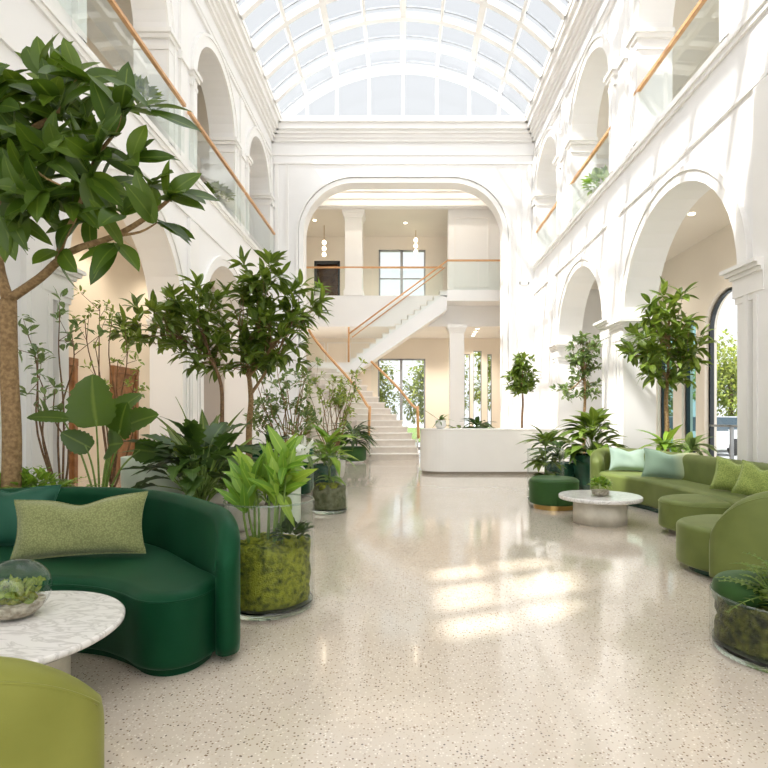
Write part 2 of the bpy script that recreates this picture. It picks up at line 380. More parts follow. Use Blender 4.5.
def arch_profile(a, b_, z0, zs, n=20):
    r = (b_-a)/2; c = (a+b_)/2
    return [(a, z0)]+[(c-r*math.cos(PI*i/n), zs+r*math.sin(PI*i/n)) for i in range(n+1)]+[(b_, z0)]
def wall_mesh(mb, u0, u1, z0, z1, openings, p0, p1, plane):
    """wall slab with openings; plane 'x': u is depth and p0..p1 the X range; plane 'y': u is X and p0..p1 the depth range"""
    def P(u, z, p): return (p, u, z) if plane == 'x' else (u, p, z)
    def quad(a, b_, c, d):
        for p in (p0, p1): mb.add([P(*q, p) for q in (a, b_, c, d)], [(0, 1, 2, 3)])
    us = u0
    for op in sorted(openings, key=lambda o: o[0][0]):
        a, b_, zb = op[0][0], op[-1][0], op[0][1]
        quad((us, z0), (a, z0), (a, z1), (us, z1))
        if zb > z0:
            quad((a, z0), (b_, z0), (b_, zb), (a, zb))
            mb.add([P(a, zb, p0), P(b_, zb, p0), P(b_, zb, p1), P(a, zb, p1)], [(0, 1, 2, 3)])
        prof = op
        for i in range(len(prof)-1):
            q, r = prof[i], prof[i+1]
            if abs(q[0]-r[0]) > 1e-6: quad(q, r, (r[0], z1), (q[0], z1))
            mb.add([P(*q, p0), P(*r, p0), P(*r, p1), P(*q, p1)], [(0, 1, 2, 3)], True)
        us = b_
    quad((us, z0), (u1, z0), (u1, z1), (us, z1))
    for z in (z0, z1): mb.add([P(u0, z, p0), P(u1, z, p0), P(u1, z, p1), P(u0, z, p1)], [(0, 1, 2, 3)])
    for u in (u0, u1): mb.add([P(u, z0, p0), P(u, z1, p0), P(u, z1, p1), P(u, z0, p1)], [(0, 1, 2, 3)])
    return mb
def band(mb, prof, width, p0, p1, plane):        # flat moulding following an opening, projecting p0..p1
    def P(u, z, p): return (p, u, z) if plane == 'x' else (u, p, z)
    n = len(prof); out = []
    for i in range(n):
        a, c = V(prof[max(i-1, 0)]), V(prof[min(i+1, n-1)]); d = (c-a)
        nn = V((-d.y, d.x)).normalized(); q = V(prof[i])+nn*width
        out.append((q.x, q.y))
    out[0] = (prof[0][0]-width, prof[0][1]); out[-1] = (prof[-1][0]+width, prof[-1][1])
    for i in range(n-1):
        a, b_, c, d = prof[i], prof[i+1], out[i+1], out[i]
        mb.add([P(*a, p1), P(*b_, p1), P(*c, p1), P(*d, p1)], [(0, 1, 2, 3)], True)
        mb.add([P(*d, p0), P(*c, p0), P(*c, p1), P(*d, p1)], [(0, 1, 2, 3)], True)
        mb.add([P(*a, p0), P(*b_, p0), P(*b_, p1), P(*a, p1)], [(0, 1, 2, 3)], True)
    return mb

LOW = [(7.15, 10.85), (12.0, 15.4)]             # ground arcade
UPP = [(7.55, 10.2), (11.6, 14.2), (15.55, 17.95)]   # gallery arches
ZS = 3.3; ZG = 6.55
trim_no = [0]
def trim(mb, m='trim'):
    trim_no[0] += 1
    return struct(mb.build('trim_%d' % trim_no[0], m))
RWIN = ((8.4, 10.9, 3.0), (11.55, 13.25, 3.5), (13.65, 14.35, 3.6), (14.8, 15.7, 3.6), (16.3, 17.9, 3.3))
for sx, side in ((-1, 'left'), (1, 'right')):
    x0, x1 = sx*XW, sx*(XW+TH)
    mb = MB()
    lows = [arch_profile(a, b_, 0, ZS if i == 0 else 3.45) for i, (a, b_) in enumerate(LOW)]
    ups = [arch_profile(a, b_, ZG+.05, 9.95-(b_-a)/2) for a, b_ in UPP]
    if side == 'left': ups.insert(0, arch_profile(.95, 2.75, 7.35, 9.3))
    wall_mesh(mb, -6, 18.4, 0, 5.9, lows, x0, x1, 'x')
    wall_mesh(mb, -6, 18.4, 5.9, ZE, ups, x0, x1, 'x')
    struct(mb.build('wall_'+side, 'plaster'))
    # mouldings: archivolts, imposts, string courses, panels
    ar = MB()
    for prof in lows: band(ar, prof, .16, x0, x0-sx*.045, 'x'); band(ar, [(u, z) for u, z in arch_profile(prof[0][0]-.16, prof[-1][0]+.16, 0, [ZS, 3.45][lows.index(prof)])], .09, x0, x0-sx*.072, 'x')
    for prof in ups: band(ar, prof, .20, x0, x0-sx*.05, 'x'); band(ar, arch_profile(prof[0][0]-.2, prof[-1][0]+.2, ZG, prof[1][1]), .06, x0, x0-sx*.08, 'x')
    trim(ar)
    im = MB()
    for i, (a, b_) in enumerate(LOW):
        zs = [ZS, 3.45][i]
        for u, sg in ((a, 1), (b_, -1)):
            for dz, e in ((-.42, .03), (-.34, .05), (-.10, .08), (-.05, .12), (0, .16)):
                h = .24 if dz == -.34 else .08 if dz == -.42 else .05
                q0, q1 = u-sg*.565, u+sg*e
                im.box(x0-sx*(e+.03), q0, zs+dz-.02, x1, q1, zs+dz-.02+h)
    for a, b_ in UPP:
        zs = 9.95-(b_-a)/2
        for u, sg in ((a, 1), (b_, -1)):
            for dz, e in ((-.28, .03), (-.08, .06), (0, .10)):
                im.box(x0-sx*(e+.03), u-sg*(.28+e), zs+dz-.03, x1, u+sg*e, zs+dz+.05)
    trim(im)
    sc = MB()
    for z, h, e in ((ZG-.10, .10, .07), (ZG-.18, .08, .04), (5.55, .05, .04), (10.15, .07, .06), (10.35, .05, .03)):
        sc.box(x0, -6, z, x0-sx*e, 18.4, z+h)
    trim(sc)
    co = MB()
    for z, h, e in ((10.75, .10, .08), (10.85, .12, .14), (10.97, .10, .22), (11.07, .20, .30), (11.27, .16, .38)):
        co.box(x0, -6, z, x0-sx*e, 18.4, z+h)
    trim(co)
    pi = MB()     # pilasters with panel fillets between the arches
    for d in (6.55, 11.42, 16.1):
        pi.box(x0, d-.24, 0, x0-sx*.07, d+.24, 5.5); pi.box(x0, d-.30, 0, x0-sx*.11, d+.30, .28)
        for q in (-.17, .14): pi.box(x0-sx*.07, d+q, .4, x0-sx*.085, d+q+.03, 2.9)
    for d in (6.9, 10.9, 14.88, 18.2):
        pi.box(x0, d-.16, ZG, x0-sx*.06, d+.16, 10.1); pi.box(x0, d-.2, 8.5, x0-sx*.10, d+.2, 8.64)
    trim(pi)
    bb = MB()
    for a, b_ in ((-6, 7.15), (10.85, 12.0), (15.4, 18.4)): bb.box(x0, a, 0, x0-sx*.03, b_, .16)
    struct(bb.build('baseboard_'+side, 'trim'))
    # gallery behind the upper arches and arcade behind the lower ones
    xo = sx*(7.4 if side == 'right' else 6.9)
    struct(MB().box(x1, 4.2, 5.75, xo, 24, 6.3).build('ceiling_arcade_'+side, 'ceil'))
    struct(MB().box(x1, 4.2, 10.2, xo, 24, 10.5).build('ceiling_gallery_'+side, 'ceil'))
    if side == 'left':
        wb = MB(); wall_mesh(wb, 4.2, 24, 0, 10.2, [], xo, xo-.3, 'x')
        struct(wb.build('wall_arcade_left', 'beige'))
    else:
        wb = MB()
        wins = [arch_profile(a, b_, .1, zs) for a, b_, zs in RWIN]
        wall_mesh(wb, 4.2, 24, 0, 6.0, wins, xo, xo+.3, 'x')
        wall_mesh(wb, 4.2, 24, 6.0, 10.2, [arch_profile(a, b_, 6.9, 8.3) for a, b_ in ((8, 10), (12, 14), (16, 18))], xo, xo+.3, 'x')
        struct(wb.build('wall_arcade_right', 'lobby'))

# back wall with its great rounded opening
def round_open(a, b_, z0, zt, r, n=12):
    pts = [(a, z0)]
    pts += [(a+r-r*math.cos(PI/2*i/n), zt-r+r*math.sin(PI/2*i/n)) for i in range(n+1)]
    pts += [(b_-r+r*math.sin(PI/2*i/n), zt-r+r*math.cos(PI/2*i/n)) for i in range(n+1)]
    return pts+[(b_, z0)]
OP = round_open(-3.38, 3.4, 0, 9.36, 1.75)
mb = MB(); wall_mesh(mb, -7.4, 7.4, 0, ZE, [OP], DB, DB+.5, 'y'); struct(mb.build('wall_back', 'plaster'))
tb = MB(); band(tb, OP, .16, DB, DB-.06, 'y'); band(tb, round_open(-3.56, 3.58, 0, 9.54, 1.93), .07, DB, DB-.10, 'y'); trim(tb)
tb = MB()
for z, h, e in ((10.0, .06, .05), (10.3, .05, .03), (10.75, .10, .08), (10.85, .12, .14), (10.97, .10, .22), (11.07, .20, .30), (11.27, .16, .38)):
    tb.box(-XW, DB, z, XW, DB-e, z+h)
for q in (-4.3, -3.95, 3.95, 4.3): tb.box(q-.05, DB, .1, q+.05, DB-.03, 10)
tb.box(-4.3, DB, 5.9, -3.95, DB-.03, 6.0); tb.box(3.95, DB, 5.9, 4.3, DB-.03, 6.0)
trim(tb)
# solid roof at both ends of the glass vault
struct(MB().box(-5.09, -6, ZE+.03, 5.09, 5.0, ZE+.3).build('ceiling', 'plaster'))
struct(MB().box(-7.4, DB+.3, ZE, 7.4, 25, ZE+.3).build('ceiling_lobby', 'plaster'))

# glass barrel vault
HW, RISE = 4.12, 1.78
RR = (HW*HW+RISE*RISE)/(2*RISE); ZC = ZE+RISE-RR+.03; AM = math.asin(HW/RR)
def vault(a, D, dr=0): return V(((RR+dr)*math.sin(a), D, ZC+(RR+dr)*math.cos(a)))
D0, D1 = 5.0, 18.35
g = MB(); na = 40
vs = []; 
for D in (D0, D1): vs += [vault(-AM+2*AM*i/na, D, .05) for i in range(na+1)]
g.add(vs, [(i, i+1, na+2+i, na+1+i) for i in range(na)], True)
k = len(g.v); lun = [vault(-AM+2*AM*i/na, D1-.02, 0) for i in range(na+1)]
g.v += lun; g.f.append(list(range(k, k+na+1))); g.sm.append(False)
sky = struct(g.build('window_1', 'glass_roof'))
nr = 12
for i in range(nr):
    D = D1-.1-i*(D1-D0-.2)/(nr-1); r = MB(); vs = []
    hw, dp = (.08 if i else .12), .15
    for j in range(na+1):
        a = -AM+2*AM*j/na
        vs += [vault(a, D-hw, -dp), vault(a, D+hw, -dp), vault(a, D+hw, .03), vault(a, D-hw, .03)]
    r.add(vs, [(j*4+q, j*4+(q+1) % 4, j*4+4+(q+1) % 4, j*4+4+q) for j in range(na) for q in range(4)])
    r.build('rib', 'trim', sky)
    if i < nr-1:      # thin dark glazing bar beside each rib
        r = MB(); vs = []; Dg = D-.30
        for j in range(na+1):
            a = -AM+2*AM*j/na
            vs += [vault(a, Dg-.018, -.02), vault(a, Dg+.018, -.02), vault(a, Dg+.018, .03), vault(a, Dg-.018, .03)]
        r.add(vs, [(j*4+q, j*4+(q+1) % 4, j*4+4+(q+1) % 4, j*4+4+q) for j in range(na) for q in range(4)])
        r.build('glazing_bar', 'alu', sky)
for q in range(-3, 4):
    a = q*AM/4; hw = .09 if q % 2 == 0 else .045
    p = [vault(a, D0), vault(a, D1)]; t_ = V((math.cos(a), 0, -math.sin(a))); n_ = V((math.sin(a), 0, math.cos(a)))
    r = MB(); vs = []
    for pt in p: vs += [pt-t_*hw-n_*.14, pt+t_*hw-n_*.14, pt+t_*hw+n_*.04, pt-t_*hw+n_*.04]
    r.add(vs, [(0, 1, 5, 4), (1, 2, 6, 5), (2, 3, 7, 6), (3, 0, 4, 7), (0, 3, 2, 1), (4, 5, 6, 7)])
    r.build('purlin', 'trim', sky)
    zt = ZC+math.sqrt(RR*RR-pt.x*pt.x)
    MB().box(pt.x-.05, D1-.09, ZE, pt.x+.05, D1+.02, zt-.05).build('mullion', 'trim', sky)
MB().box(-HW-.1, D1-.12, ZE+.02, HW+.1, D1+.05, ZE+.16).build('sill', 'trim', sky)
# upper wall closing the gable outside the lunette is glass only; kerbs carry the vault
for sx in (-1, 1): trim(MB().box(sx*(HW-.06), D0, ZE, sx*(XW+TH), DB, ZE+.14))
# window bars in the unseen gallery arch, set to stripe the floor sun patch
wb = MB()
for d in (1.5, 2.2): wb.box(-XW-.2, d-.07, 7.35, -XW-.3, d+.07, 10.1)
wb.box(-XW-.2, .95, 8.5, -XW-.3, 2.75, 8.6)
o = struct(wb.build('window_2', 'trim'))
MB().add([(-XW-.25, .95, 7.35), (-XW-.25, 2.75, 7.35), (-XW-.25, 2.75, 10.2), (-XW-.25, .95, 10.2)], [(0, 1, 2, 3)]).build('dimming_pane', 'glass_grey', o)  # unseen grey sheet, added to dim the sun patch on the floor

# ---- lobby behind the great opening
struct(MB().box(-6.9, 24, 0, -6.6, 24.3, .1).build('baseboard_back', 'trim'))
FZ, CZ, LZ = 6.1, 9.42, 4.9
lb = MB()
wall_mesh(lb, -7.4, 7.4, 0, 5.0, [[(-1.12, 0), (-1.12, 4.0), (1.0, 4.0), (1.0, 0)], [(2.72, .1), (2.72, 4.2), (2.98, 4.2), (2.98, .1)],
          [(3.12, .1), (3.12, 4.35), (3.50, 4.35), (3.50, .1)], [(3.75, .1), (3.75, 4.2), (3.95, 4.2), (3.95, .1)]], 24, 24.3, 'y')
wall_mesh(lb, -7.4, 7.4, 5.0, 11.4, [[(-3.95, FZ), (-3.95, 8.35), (-2.8, 8.35), (-2.8, FZ)], [(-1.08, FZ), (-1.08, 8.85), (1.0, 8.85), (1.0, FZ)]], 24, 24.3, 'y')
struct(lb.build('wall_lobby_back', 'lobby'))
struct(MB().box(-7.0, DB+.5, 0, -6.7, 24, 11.4).build('wall_lobby_left', 'lobby'))
struct(MB().box(6.7, DB+.5, 0, 7.0, 24, 11.4).build('wall_lobby_right', 'lobby'))
struct(MB().box(-6.7, 20.9, LZ, 1.63, 24, FZ).box(1.63, 20.0, 5.7, 6.7, 24, FZ).box(1.63, 20.9, LZ, 6.7, 24, 5.7).build('floor_balcony', 'plaster'))
struct(MB().box(-6.7, 20.8, CZ, 6.7, 24, CZ+.3).build('ceiling_upper_lobby', 'ceil'))
hd = MB().box(-6.7, 20.6, CZ-.02, 6.7, 20.82, 11.3)
for z, e in ((CZ+.02, .05), (CZ+.30, .03), (10.0, .04)): hd.box(-6.7, 20.6-e, z, 6.7, 20.62, z+.06)
trim(hd)
struct(MB().box(1.75, 20.84, FZ, 6.7, 21.3, CZ).build('wall_upper_partition', 'plaster'))
tp = MB()
for a, b_ in ((2.0, 3.3),):
    for q in (a, b_): tp.box(q-.03, 20.84, 6.4, q+.03, 20.81, 9.1)
    for z in (6.4, 9.06): tp.box(a, 20.84, z, b_, 20.81, z+.05)
trim(tp)
pn = MB()      # wall panels above the stair landing
for a, b_ in ((-5, -3.5), (-3.35, -2.5), (-2.35, -1.35)):
    for q in (a, b_): pn.box(q-.02, 24, 3.5, q+.02, 23.97, 4.7)
    for z in (3.5, 4.68): pn.box(a, 24, z, b_, 23.97, z+.03)
trim(pn)
def pane_window(name, x0, x1, z0, z1, D, mull, m='alu', fw=.07):
    o = struct(MB().box(x0, D-.008, z0, x1, D+.008, z1).build(name, 'glass_win'))
    fr = MB()
    for q in (x0, x1-fw): fr.box(q, D-.05, z0, q+fw, D+.05, z1)
    for z in (z0, z1-fw): fr.box(x0, D-.05, z, x1, D+.05, z+fw)
    fr.build('window_frame', m, o)
    for q in mull: MB().box(q-.06, D-.05, z0, q+.06, D+.05, z1).build('mullion', m, o)
    return o
pane_window('window_3', -1.12, 1.0, 0, 4.0, 24.12, [-.08])
w4 = pane_window('window_4', -1.08, 1.0, FZ, 8.85, 24.12, [-.06])
MB().box(-1.08, 24.08, 7.55, 1.0, 24.15, 7.6).build('mullion', 'alu', w4)
for i, (a, b_, z) in enumerate(((2.72, 2.98, 4.2), (3.12, 3.5, 4.35), (3.75, 3.95, 4.2))): pane_window('window_%d' % (5+i), a, b_, .1, z, 24.12, [], fw=.03)
# dark doorway on the upper floor
struct(MB().box(-4.15, 25.9, FZ, -2.6, 26, 8.6).box(-4.15, 24.3, FZ, -4.05, 26, 8.6).box(-2.7, 24.3, FZ, -2.6, 26, 8.6).box(-4.15, 24.3, 8.5, -2.6, 26, 8.6).box(-4.15, 24.3, FZ-.1, -2.6, 26, FZ).build('wall_upper_alcove', 'wood'))
d1 = struct(MB().box(-3.95, 24.02, FZ, -3.85, 24.2, 8.35).box(-2.9, 24.02, FZ, -2.8, 24.2, 8.35).box(-3.95, 24.02, 8.22, -2.8, 24.2, 8.35).build('door_1', 'dark'))
# right arcade windows: tall arched panes with dark and teal uprights
XR = 7.4
for i, (a, b_, zs) in enumerate(RWIN):
    pr = arch_profile(a, b_, .1, zs); g = MB()
    k = [V((XR+.15, u, z)) for u, z in pr]; g.v = k; g.f = [list(range(len(k)))]; g.sm = [False]
    o = struct(g.build('window_%d' % (8+i), 'glass_teal' if i in (2, 3) else 'glass_win'))
    fr = MB(); band(fr, [(u, z) for u, z in pr], -.06, XR+.10, XR+.20, 'x')
    fr.build('window_frame', 'dark', o)
    if i < 2: MB().box(XR+.11, (a+b_)/2-.02, .1, XR+.19, (a+b_)/2+.02, 1.2).box(XR+.11, a, 1.15, XR+.19, b_, 1.2).build('mullion', 'alu', o)
for i, (a, b_) in enumerate(((8, 10), (12, 14), (16, 18))):
    g = MB(); k = [V((XR+.15, u, z)) for u, z in arch_profile(a, b_, 6.9, 8.3)]; g.v = k; g.f = [list(range(len(k)))]; g.sm = [False]
    struct(g.build('window_%d' % (13+i), 'glass_win'))
# left arcade: brown timber doors in the beige wall
XL = -6.9
for i, (a, b_) in enumerate(((10.1, 11.3), (12.7, 13.9), (16.6, 18.0))):
    o = struct(MB().box(XL, a+.1, 0, XL+.05, b_-.1, 2.45).build('door_%d' % (2+i), 'wood'))
    fr = MB()
    for q in (a, b_-.12): fr.box(XL, q, 0, XL+.10, q+.12, 2.45)
    fr.box(XL, a, 2.45, XL+.11, b_, 2.6); fr.build('door_frame', 'wood', o)
    MB().tube([(XL+.10, a+.25, .95), (XL+.10, a+.25, 1.25)], .014).build('door_handle', 'brass', o)

# ------------------------------------------------------------------ ceiling lamps, some added to brighten the left arcade and stairs
def ceiling_spot(x, y, z, label, power=0, r=.07):
    o = tag(MB().lathe([(r, -.02), (r, 0)], (x, y, z), 16).build('ceiling_light', 'lamp'), label, 'ceiling light', 'recessed ceiling lights')
    if power:
        l = bpy.data.lights.new('downlight', 'SPOT'); l.energy = power*5; l.color = (1, .89, .75); l.shadow_soft_size = .12; l.spot_size = math.radians(125); l.spot_blend = .7
        q = bpy.data.objects.new('downlight', l); COL.objects.link(q); q.location = (x, y, z-.12)
for i, (d, s) in enumerate(((21.4, 'first'), (22.1, 'second'), (22.7, 'third'), (23.2, 'fourth'))):
    ceiling_spot(2.95+.02*i, d, LZ, 'small round warm light in lobby ceiling right of the column, %s from the front' % s, 14)
ceiling_spot(.4, 22.4, LZ, 'small warm light in lobby ceiling in front of the garden window', 40)
ceiling_spot(-3.6, 22.0, CZ, 'small warm light in upper ceiling above the dark doorway', 16)
ceiling_spot(.1, 22.3, CZ, 'small warm light in upper ceiling before the bright upper window', 18)
ceiling_spot(-4.0, 21.9, LZ, 'small warm light in ceiling above the stair landing', 55)
for i, x in enumerate((-2.2, 0.2, 2.6)):
    ceiling_spot(x, 19.7, ZE, 'added light high in the ceiling over the stairs, ' + ['left', 'middle', 'right'][i] + ' of three', 22)  # added lamps that brighten the fascia and stairs
for i, d in enumerate((8.6, 11.6, 14.6)):
    ceiling_spot(-5.9, d, 5.75, ['added warm light in left arcade ceiling nearest the viewer', 'added warm light in left arcade ceiling behind the middle pier', 'added warm light in left arcade ceiling farthest back'][i], 20)  # added fill for the otherwise dim left arcade
    ceiling_spot(6.2, d, 5.75, ['warm light in right arcade ceiling nearest the viewer', 'warm light in right arcade ceiling behind the middle pier', 'warm light in right arcade ceiling farthest back'][i], 10)

# ------------------------------------------------------------------ columns and stairs
def column(x, y, z0, z1, hw, label):
    t = thing('column', label, 'column', (x, y, z0))
    MB().box(x-hw, y-hw, z0+.25, x+hw, y+hw, z1-.3).build('shaft', 'trim', t)
    b_ = MB(); b_.box(x-hw-.05, y-hw-.05, z0, x+hw+.05, y+hw+.05, z0+.2).box(x-hw-.025, y-hw-.025, z0+.2, x+hw+.025, y+hw+.025, z0+.26); b_.build('plinth', 'trim', t)
    c = MB()
    for q, (e, h) in enumerate(((.03, .08), (.06, .08), (.10, .14))): c.box(x-hw-e, y-hw-e, z1-.3+.08*q, x+hw+e, y+hw+e, z1-.3+.08*q+h)
    c.build('capital', 'trim', t)
column(-1.92, 21.25, FZ, CZ, .33, 'square white column on the upper balcony behind the glass')
column(2.05, 20.75, 0, LZ, .27, 'square white column under the upper landing behind the reception desk')
t = thing('staircase', 'curved pale stone staircase rising from the floor to the half landing', 'staircase', (-.3, 17.4, 0))
NS, ZL = 16, 3.43
def spath(u):
    e = u*u*(3-2*u)
    return V((-.3-2.45*(.35*u*u+.65*e), 17.4+2.7*(u+.18*math.sin(PI*u)), 0))
rise = ZL/NS; hwid = .82
def sframe(u):
    p = spath(u); d = (spath(min(u+.01, 1))-spath(max(u-.01, 0))).normalized(); return p, d, V((-d.y, d.x, 0))
for i in range(NS-1):
    u0, u1 = i/(NS-1), (i+1.12)/(NS-1); z1 = (i+1)*rise; z0 = max(0, z1-.34)
    (p0, _, n0), (p1, _, n1) = sframe(u0), sframe(min(u1, 1)); 
    if u1 > 1: p1 = p1+V((0, .05, 0))
    n0 = (n0+V((-1, 0, 0))*1.2).normalized(); n1 = (n1+V((-1, 0, 0))*1.2).normalized()
    def blk(mb, a, c, w0, zl, zh):
        q = [a-n0*w0, a+n0*w0, c+n1*w0, c-n1*w0]
        mb.add([(v.x, v.y, zl) for v in q]+[(v.x, v.y, zh) for v in q], [(0, 1, 2, 3), (4, 7, 6, 5), (0, 4, 5, 1), (1, 5, 6, 2), (2, 6, 7, 3), (3, 7, 4, 0)])
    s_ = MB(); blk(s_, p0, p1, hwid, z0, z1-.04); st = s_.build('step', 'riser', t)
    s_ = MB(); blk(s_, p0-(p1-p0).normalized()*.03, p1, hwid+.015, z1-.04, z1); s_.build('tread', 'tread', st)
us = [i/24 for i in range(25)]
def side(sg, off, zf):
    out = []
    for u in us:
        p, d, n = sframe(u); n = (n+V((-1, 0, 0))*1.2).normalized(); q = p+n*sg*off; out.append(V((q.x, q.y, zf(u))))
    return out
lo = side(1, hwid-.02, lambda u: 0.0); hi = side(1, hwid-.02, lambda u: max(.02, u*ZL-.34))
lo2 = side(1, hwid-.12, lambda u: 0.0); hi2 = side(1, hwid-.12, lambda u: max(.02, u*ZL-.34))
wl_ = MB(); n = len(us); wl_.add(lo+hi+lo2+hi2, [(i, i+1, n+i+1, n+i) for i in range(n-1)]+[(2*n+i, 3*n+i, 3*n+i+1, 2*n+i+1) for i in range(n-1)]+[(n+i, n+i+1, 3*n+i+1, 3*n+i) for i in range(n-1)]+[(0, n, 3*n, 2*n), (n-1, 3*n-1, 4*n-1, 2*n-1)], True)
wl_.build('side_wall', 'lobby', t)
MB().box(-6.69, 20.1, ZL-.35, -1.94, 21.9, ZL).build('landing', 'trim', t)
MB().box(-6.69, 20.15, 0, -1.96, 20.3, ZL-.35).build('landing_wall', 'lobby', t)
def glass_strip(mb, path, h0, h1):
    vs = [V((p.x, p.y, p.z+h0)) for p in path]+[V((p.x, p.y, p.z+h1)) for p in path]; n = len(path)
    mb.add(vs, [(i, i+1, n+i+1, n+i) for i in range(n-1)], True)
for sg, nm in ((1, 'left'), (-1, 'right')):
    p = side(sg, hwid-.05, lambda u: u*ZL+.1)
    if sg < 0: p = p[:17]
    t2 = thing('stair_railing', 'curved glass stair railing with copper oak rail on the %s side of the lower flight' % nm, 'railing', p[0])
    g = MB(); glass_strip(g, p, 0, 1.0); g.build('glass_panel', 'glass_rail', t2)
    r = [V((q.x, q.y, q.z+1.06+(.55*(1-i/6)**2 if i < 6 else 0))) for i, q in enumerate(p)]
    e = r[0]; r = [V((e.x-.03*sg, e.y-.06, e.z-1.0)), V((e.x-.01*sg, e.y-.12, e.z-.5)), V((e.x, e.y-.07, e.z-.1))]+r
    MB().tube(smooth_path(r, 3), .045, 8).build('handrail', 'rail', t2)
    MB().tube([p[0], p[0]+V((0, 0, .72))], .025).build('post', 'chrome', t2)
# upper straight flight
t = thing('staircase', 'straight white upper flight climbing right from half landing to balcony', 'staircase', (-1.96, 20.0, ZL))
N2 = 15; xa, xb = -1.96, 1.63; dx = (xb-xa)/N2; dz = (FZ-ZL)/N2
for i in range(N2):
    z1 = ZL+(i+1)*dz
    st = MB().box(xa+i*dx, 20.06, z1-dz, xa+(i+1)*dx, 20.85, z1-.03).build('step', 'trim', t)
    MB().box(xa+i*dx-.03, 20.03, z1-.03, xa+(i+1)*dx, 20.85, z1).build('tread', 'tread', st)
sg_ = MB(); P = [(xa-.02, ZL-.35), (xa+.25, ZL-.35), (xb, FZ-.72), (xb, FZ-.25), (xb-dx, FZ-dz-.02), (xa, ZL)]
sg_.add([(x, 20.05, z) for x, z in P]+[(x, 20.85, z) for x, z in P], [tuple(range(6)), tuple(range(11, 5, -1))]+[(i, (i+1) % 6, 6+(i+1) % 6, 6+i) for i in range(6)])
sg_.build('stringer', 'plaster', t)
t2 = thing('stair_railing', 'sloping glass railing with pale rail along the upper flight', 'railing', (xa, 20.0, ZL))
g = MB(); g.add([(xa, 20.0, ZL-.1), (xb, 20.0, FZ-.1), (xb, 20.0, FZ+1.0), (xa, 20.0, ZL+1.0)], [(0, 1, 2, 3)]); g.build('glass_panel', 'glass_rail', t2)
MB().tube([(xa-.05, 20.0, ZL+1.04), (xb, 20.0, FZ+1.08)], .03).build('handrail', 'rail', t2)
MB().tube([(xa-.05, 20.0, ZL), (xa-.05, 20.0, ZL+1.3)], .035).build('newel_post', 'rail', t2)
MB().tube([(xa-.02, 20.86, ZL+1.04), (xb, 20.86, FZ+1.08)], .022).build('handrail', 'rail', t2)

# ------------------------------------------------------------------ glass railings
def railing(label, p0, p1, zb, zt, panels=2, group='gallery glass railings'):
    p0, p1 = V(p0), V(p1)
    t = thing('glass_railing', label, 'railing', ((p0+p1)/2).to_3d()[:2]+(zb,), group)
    d = (p1-p0)/panels; u = d.normalized(); n = V((-u.y, u.x))*.006
    for i in range(panels):
        a, c = p0+d*i+u*.01, p0+d*(i+1)-u*.01
        q = [a-n, c-n, c+n, a+n]
        g = MB(); g.add([(v.x, v.y, zb) for v in q]+[(v.x, v.y, zt-.05) for v in q], [(0, 3, 2, 1), (4, 5, 6, 7), (0, 1, 5, 4), (1, 2, 6, 5), (2, 3, 7, 6), (3, 0, 4, 7)])
        g.build('glass_panel', 'glass_rail', t)
    MB().rail([(p0.x, p0.y, zt), (p1.x, p1.y, zt)], .07, .06).build('handrail', 'rail', t)
    return t
names = ['nearest the viewer', 'in the middle', 'farthest back']
for i, (a, b_) in enumerate(((6.2, 10.75), (10.98, 14.85), (14.95, 18.25))):
    railing('long glass railing with copper rail along the left gallery, ' + names[i], (-XW+.12, a), (-XW+.12, b_), 6.62, 7.58, 2)
for i, (a, b_) in enumerate(UPP):
    railing('glass railing with copper rail in the right gallery arch ' + names[i], (XW-.02, a-.1), (XW-.02, b_+.15), 6.62, 7.55, 2)
railing('glass balcony railing with oak rail left of the stairs above white fascia', (-3.9, 20.95), (1.55, 20.95), FZ, 7.2, 4, 'balcony glass railings')
railing('glass balcony railing with oak rail at upper landing right of the stairs', (1.63, 20.02), (3.95, 20.02), FZ, 7.2, 2, 'balcony glass railings')

# ------------------------------------------------------------------ reception desk
t = thing('reception_desk', 'long white curved reception desk in front of the columns', 'desk', (2.2, 13.4, 0))
ol = [(3.9, 12.95), (4.0, 13.0), (4.0, 13.9), (3.9, 13.95)]
cx, cy, r_ = 1.05, 13.45, .5
ol = [(3.95, 13.95)]+[(cx-.62*math.sin(PI*i/24)*1.0, cy+.5*math.cos(PI*i/24)) for i in range(25)]+[(3.95, 12.95)]
def inset(poly, e, c): return [(c[0]+(x-c[0])*(1-e), c[1]+(y-c[1])*(1-e*2.2)) for x, y in poly]
MB().prism(ol, .07, 1.06).build('body', 'solid', t)
MB().prism(inset(ol, .02, (2.3, 13.45)), 0, .07).build('plinth', 'plinth', t)
MB().prism(inset(ol, -.008, (2.3, 13.45)), 1.06, 1.10).build('countertop', 'solid', t, .008)

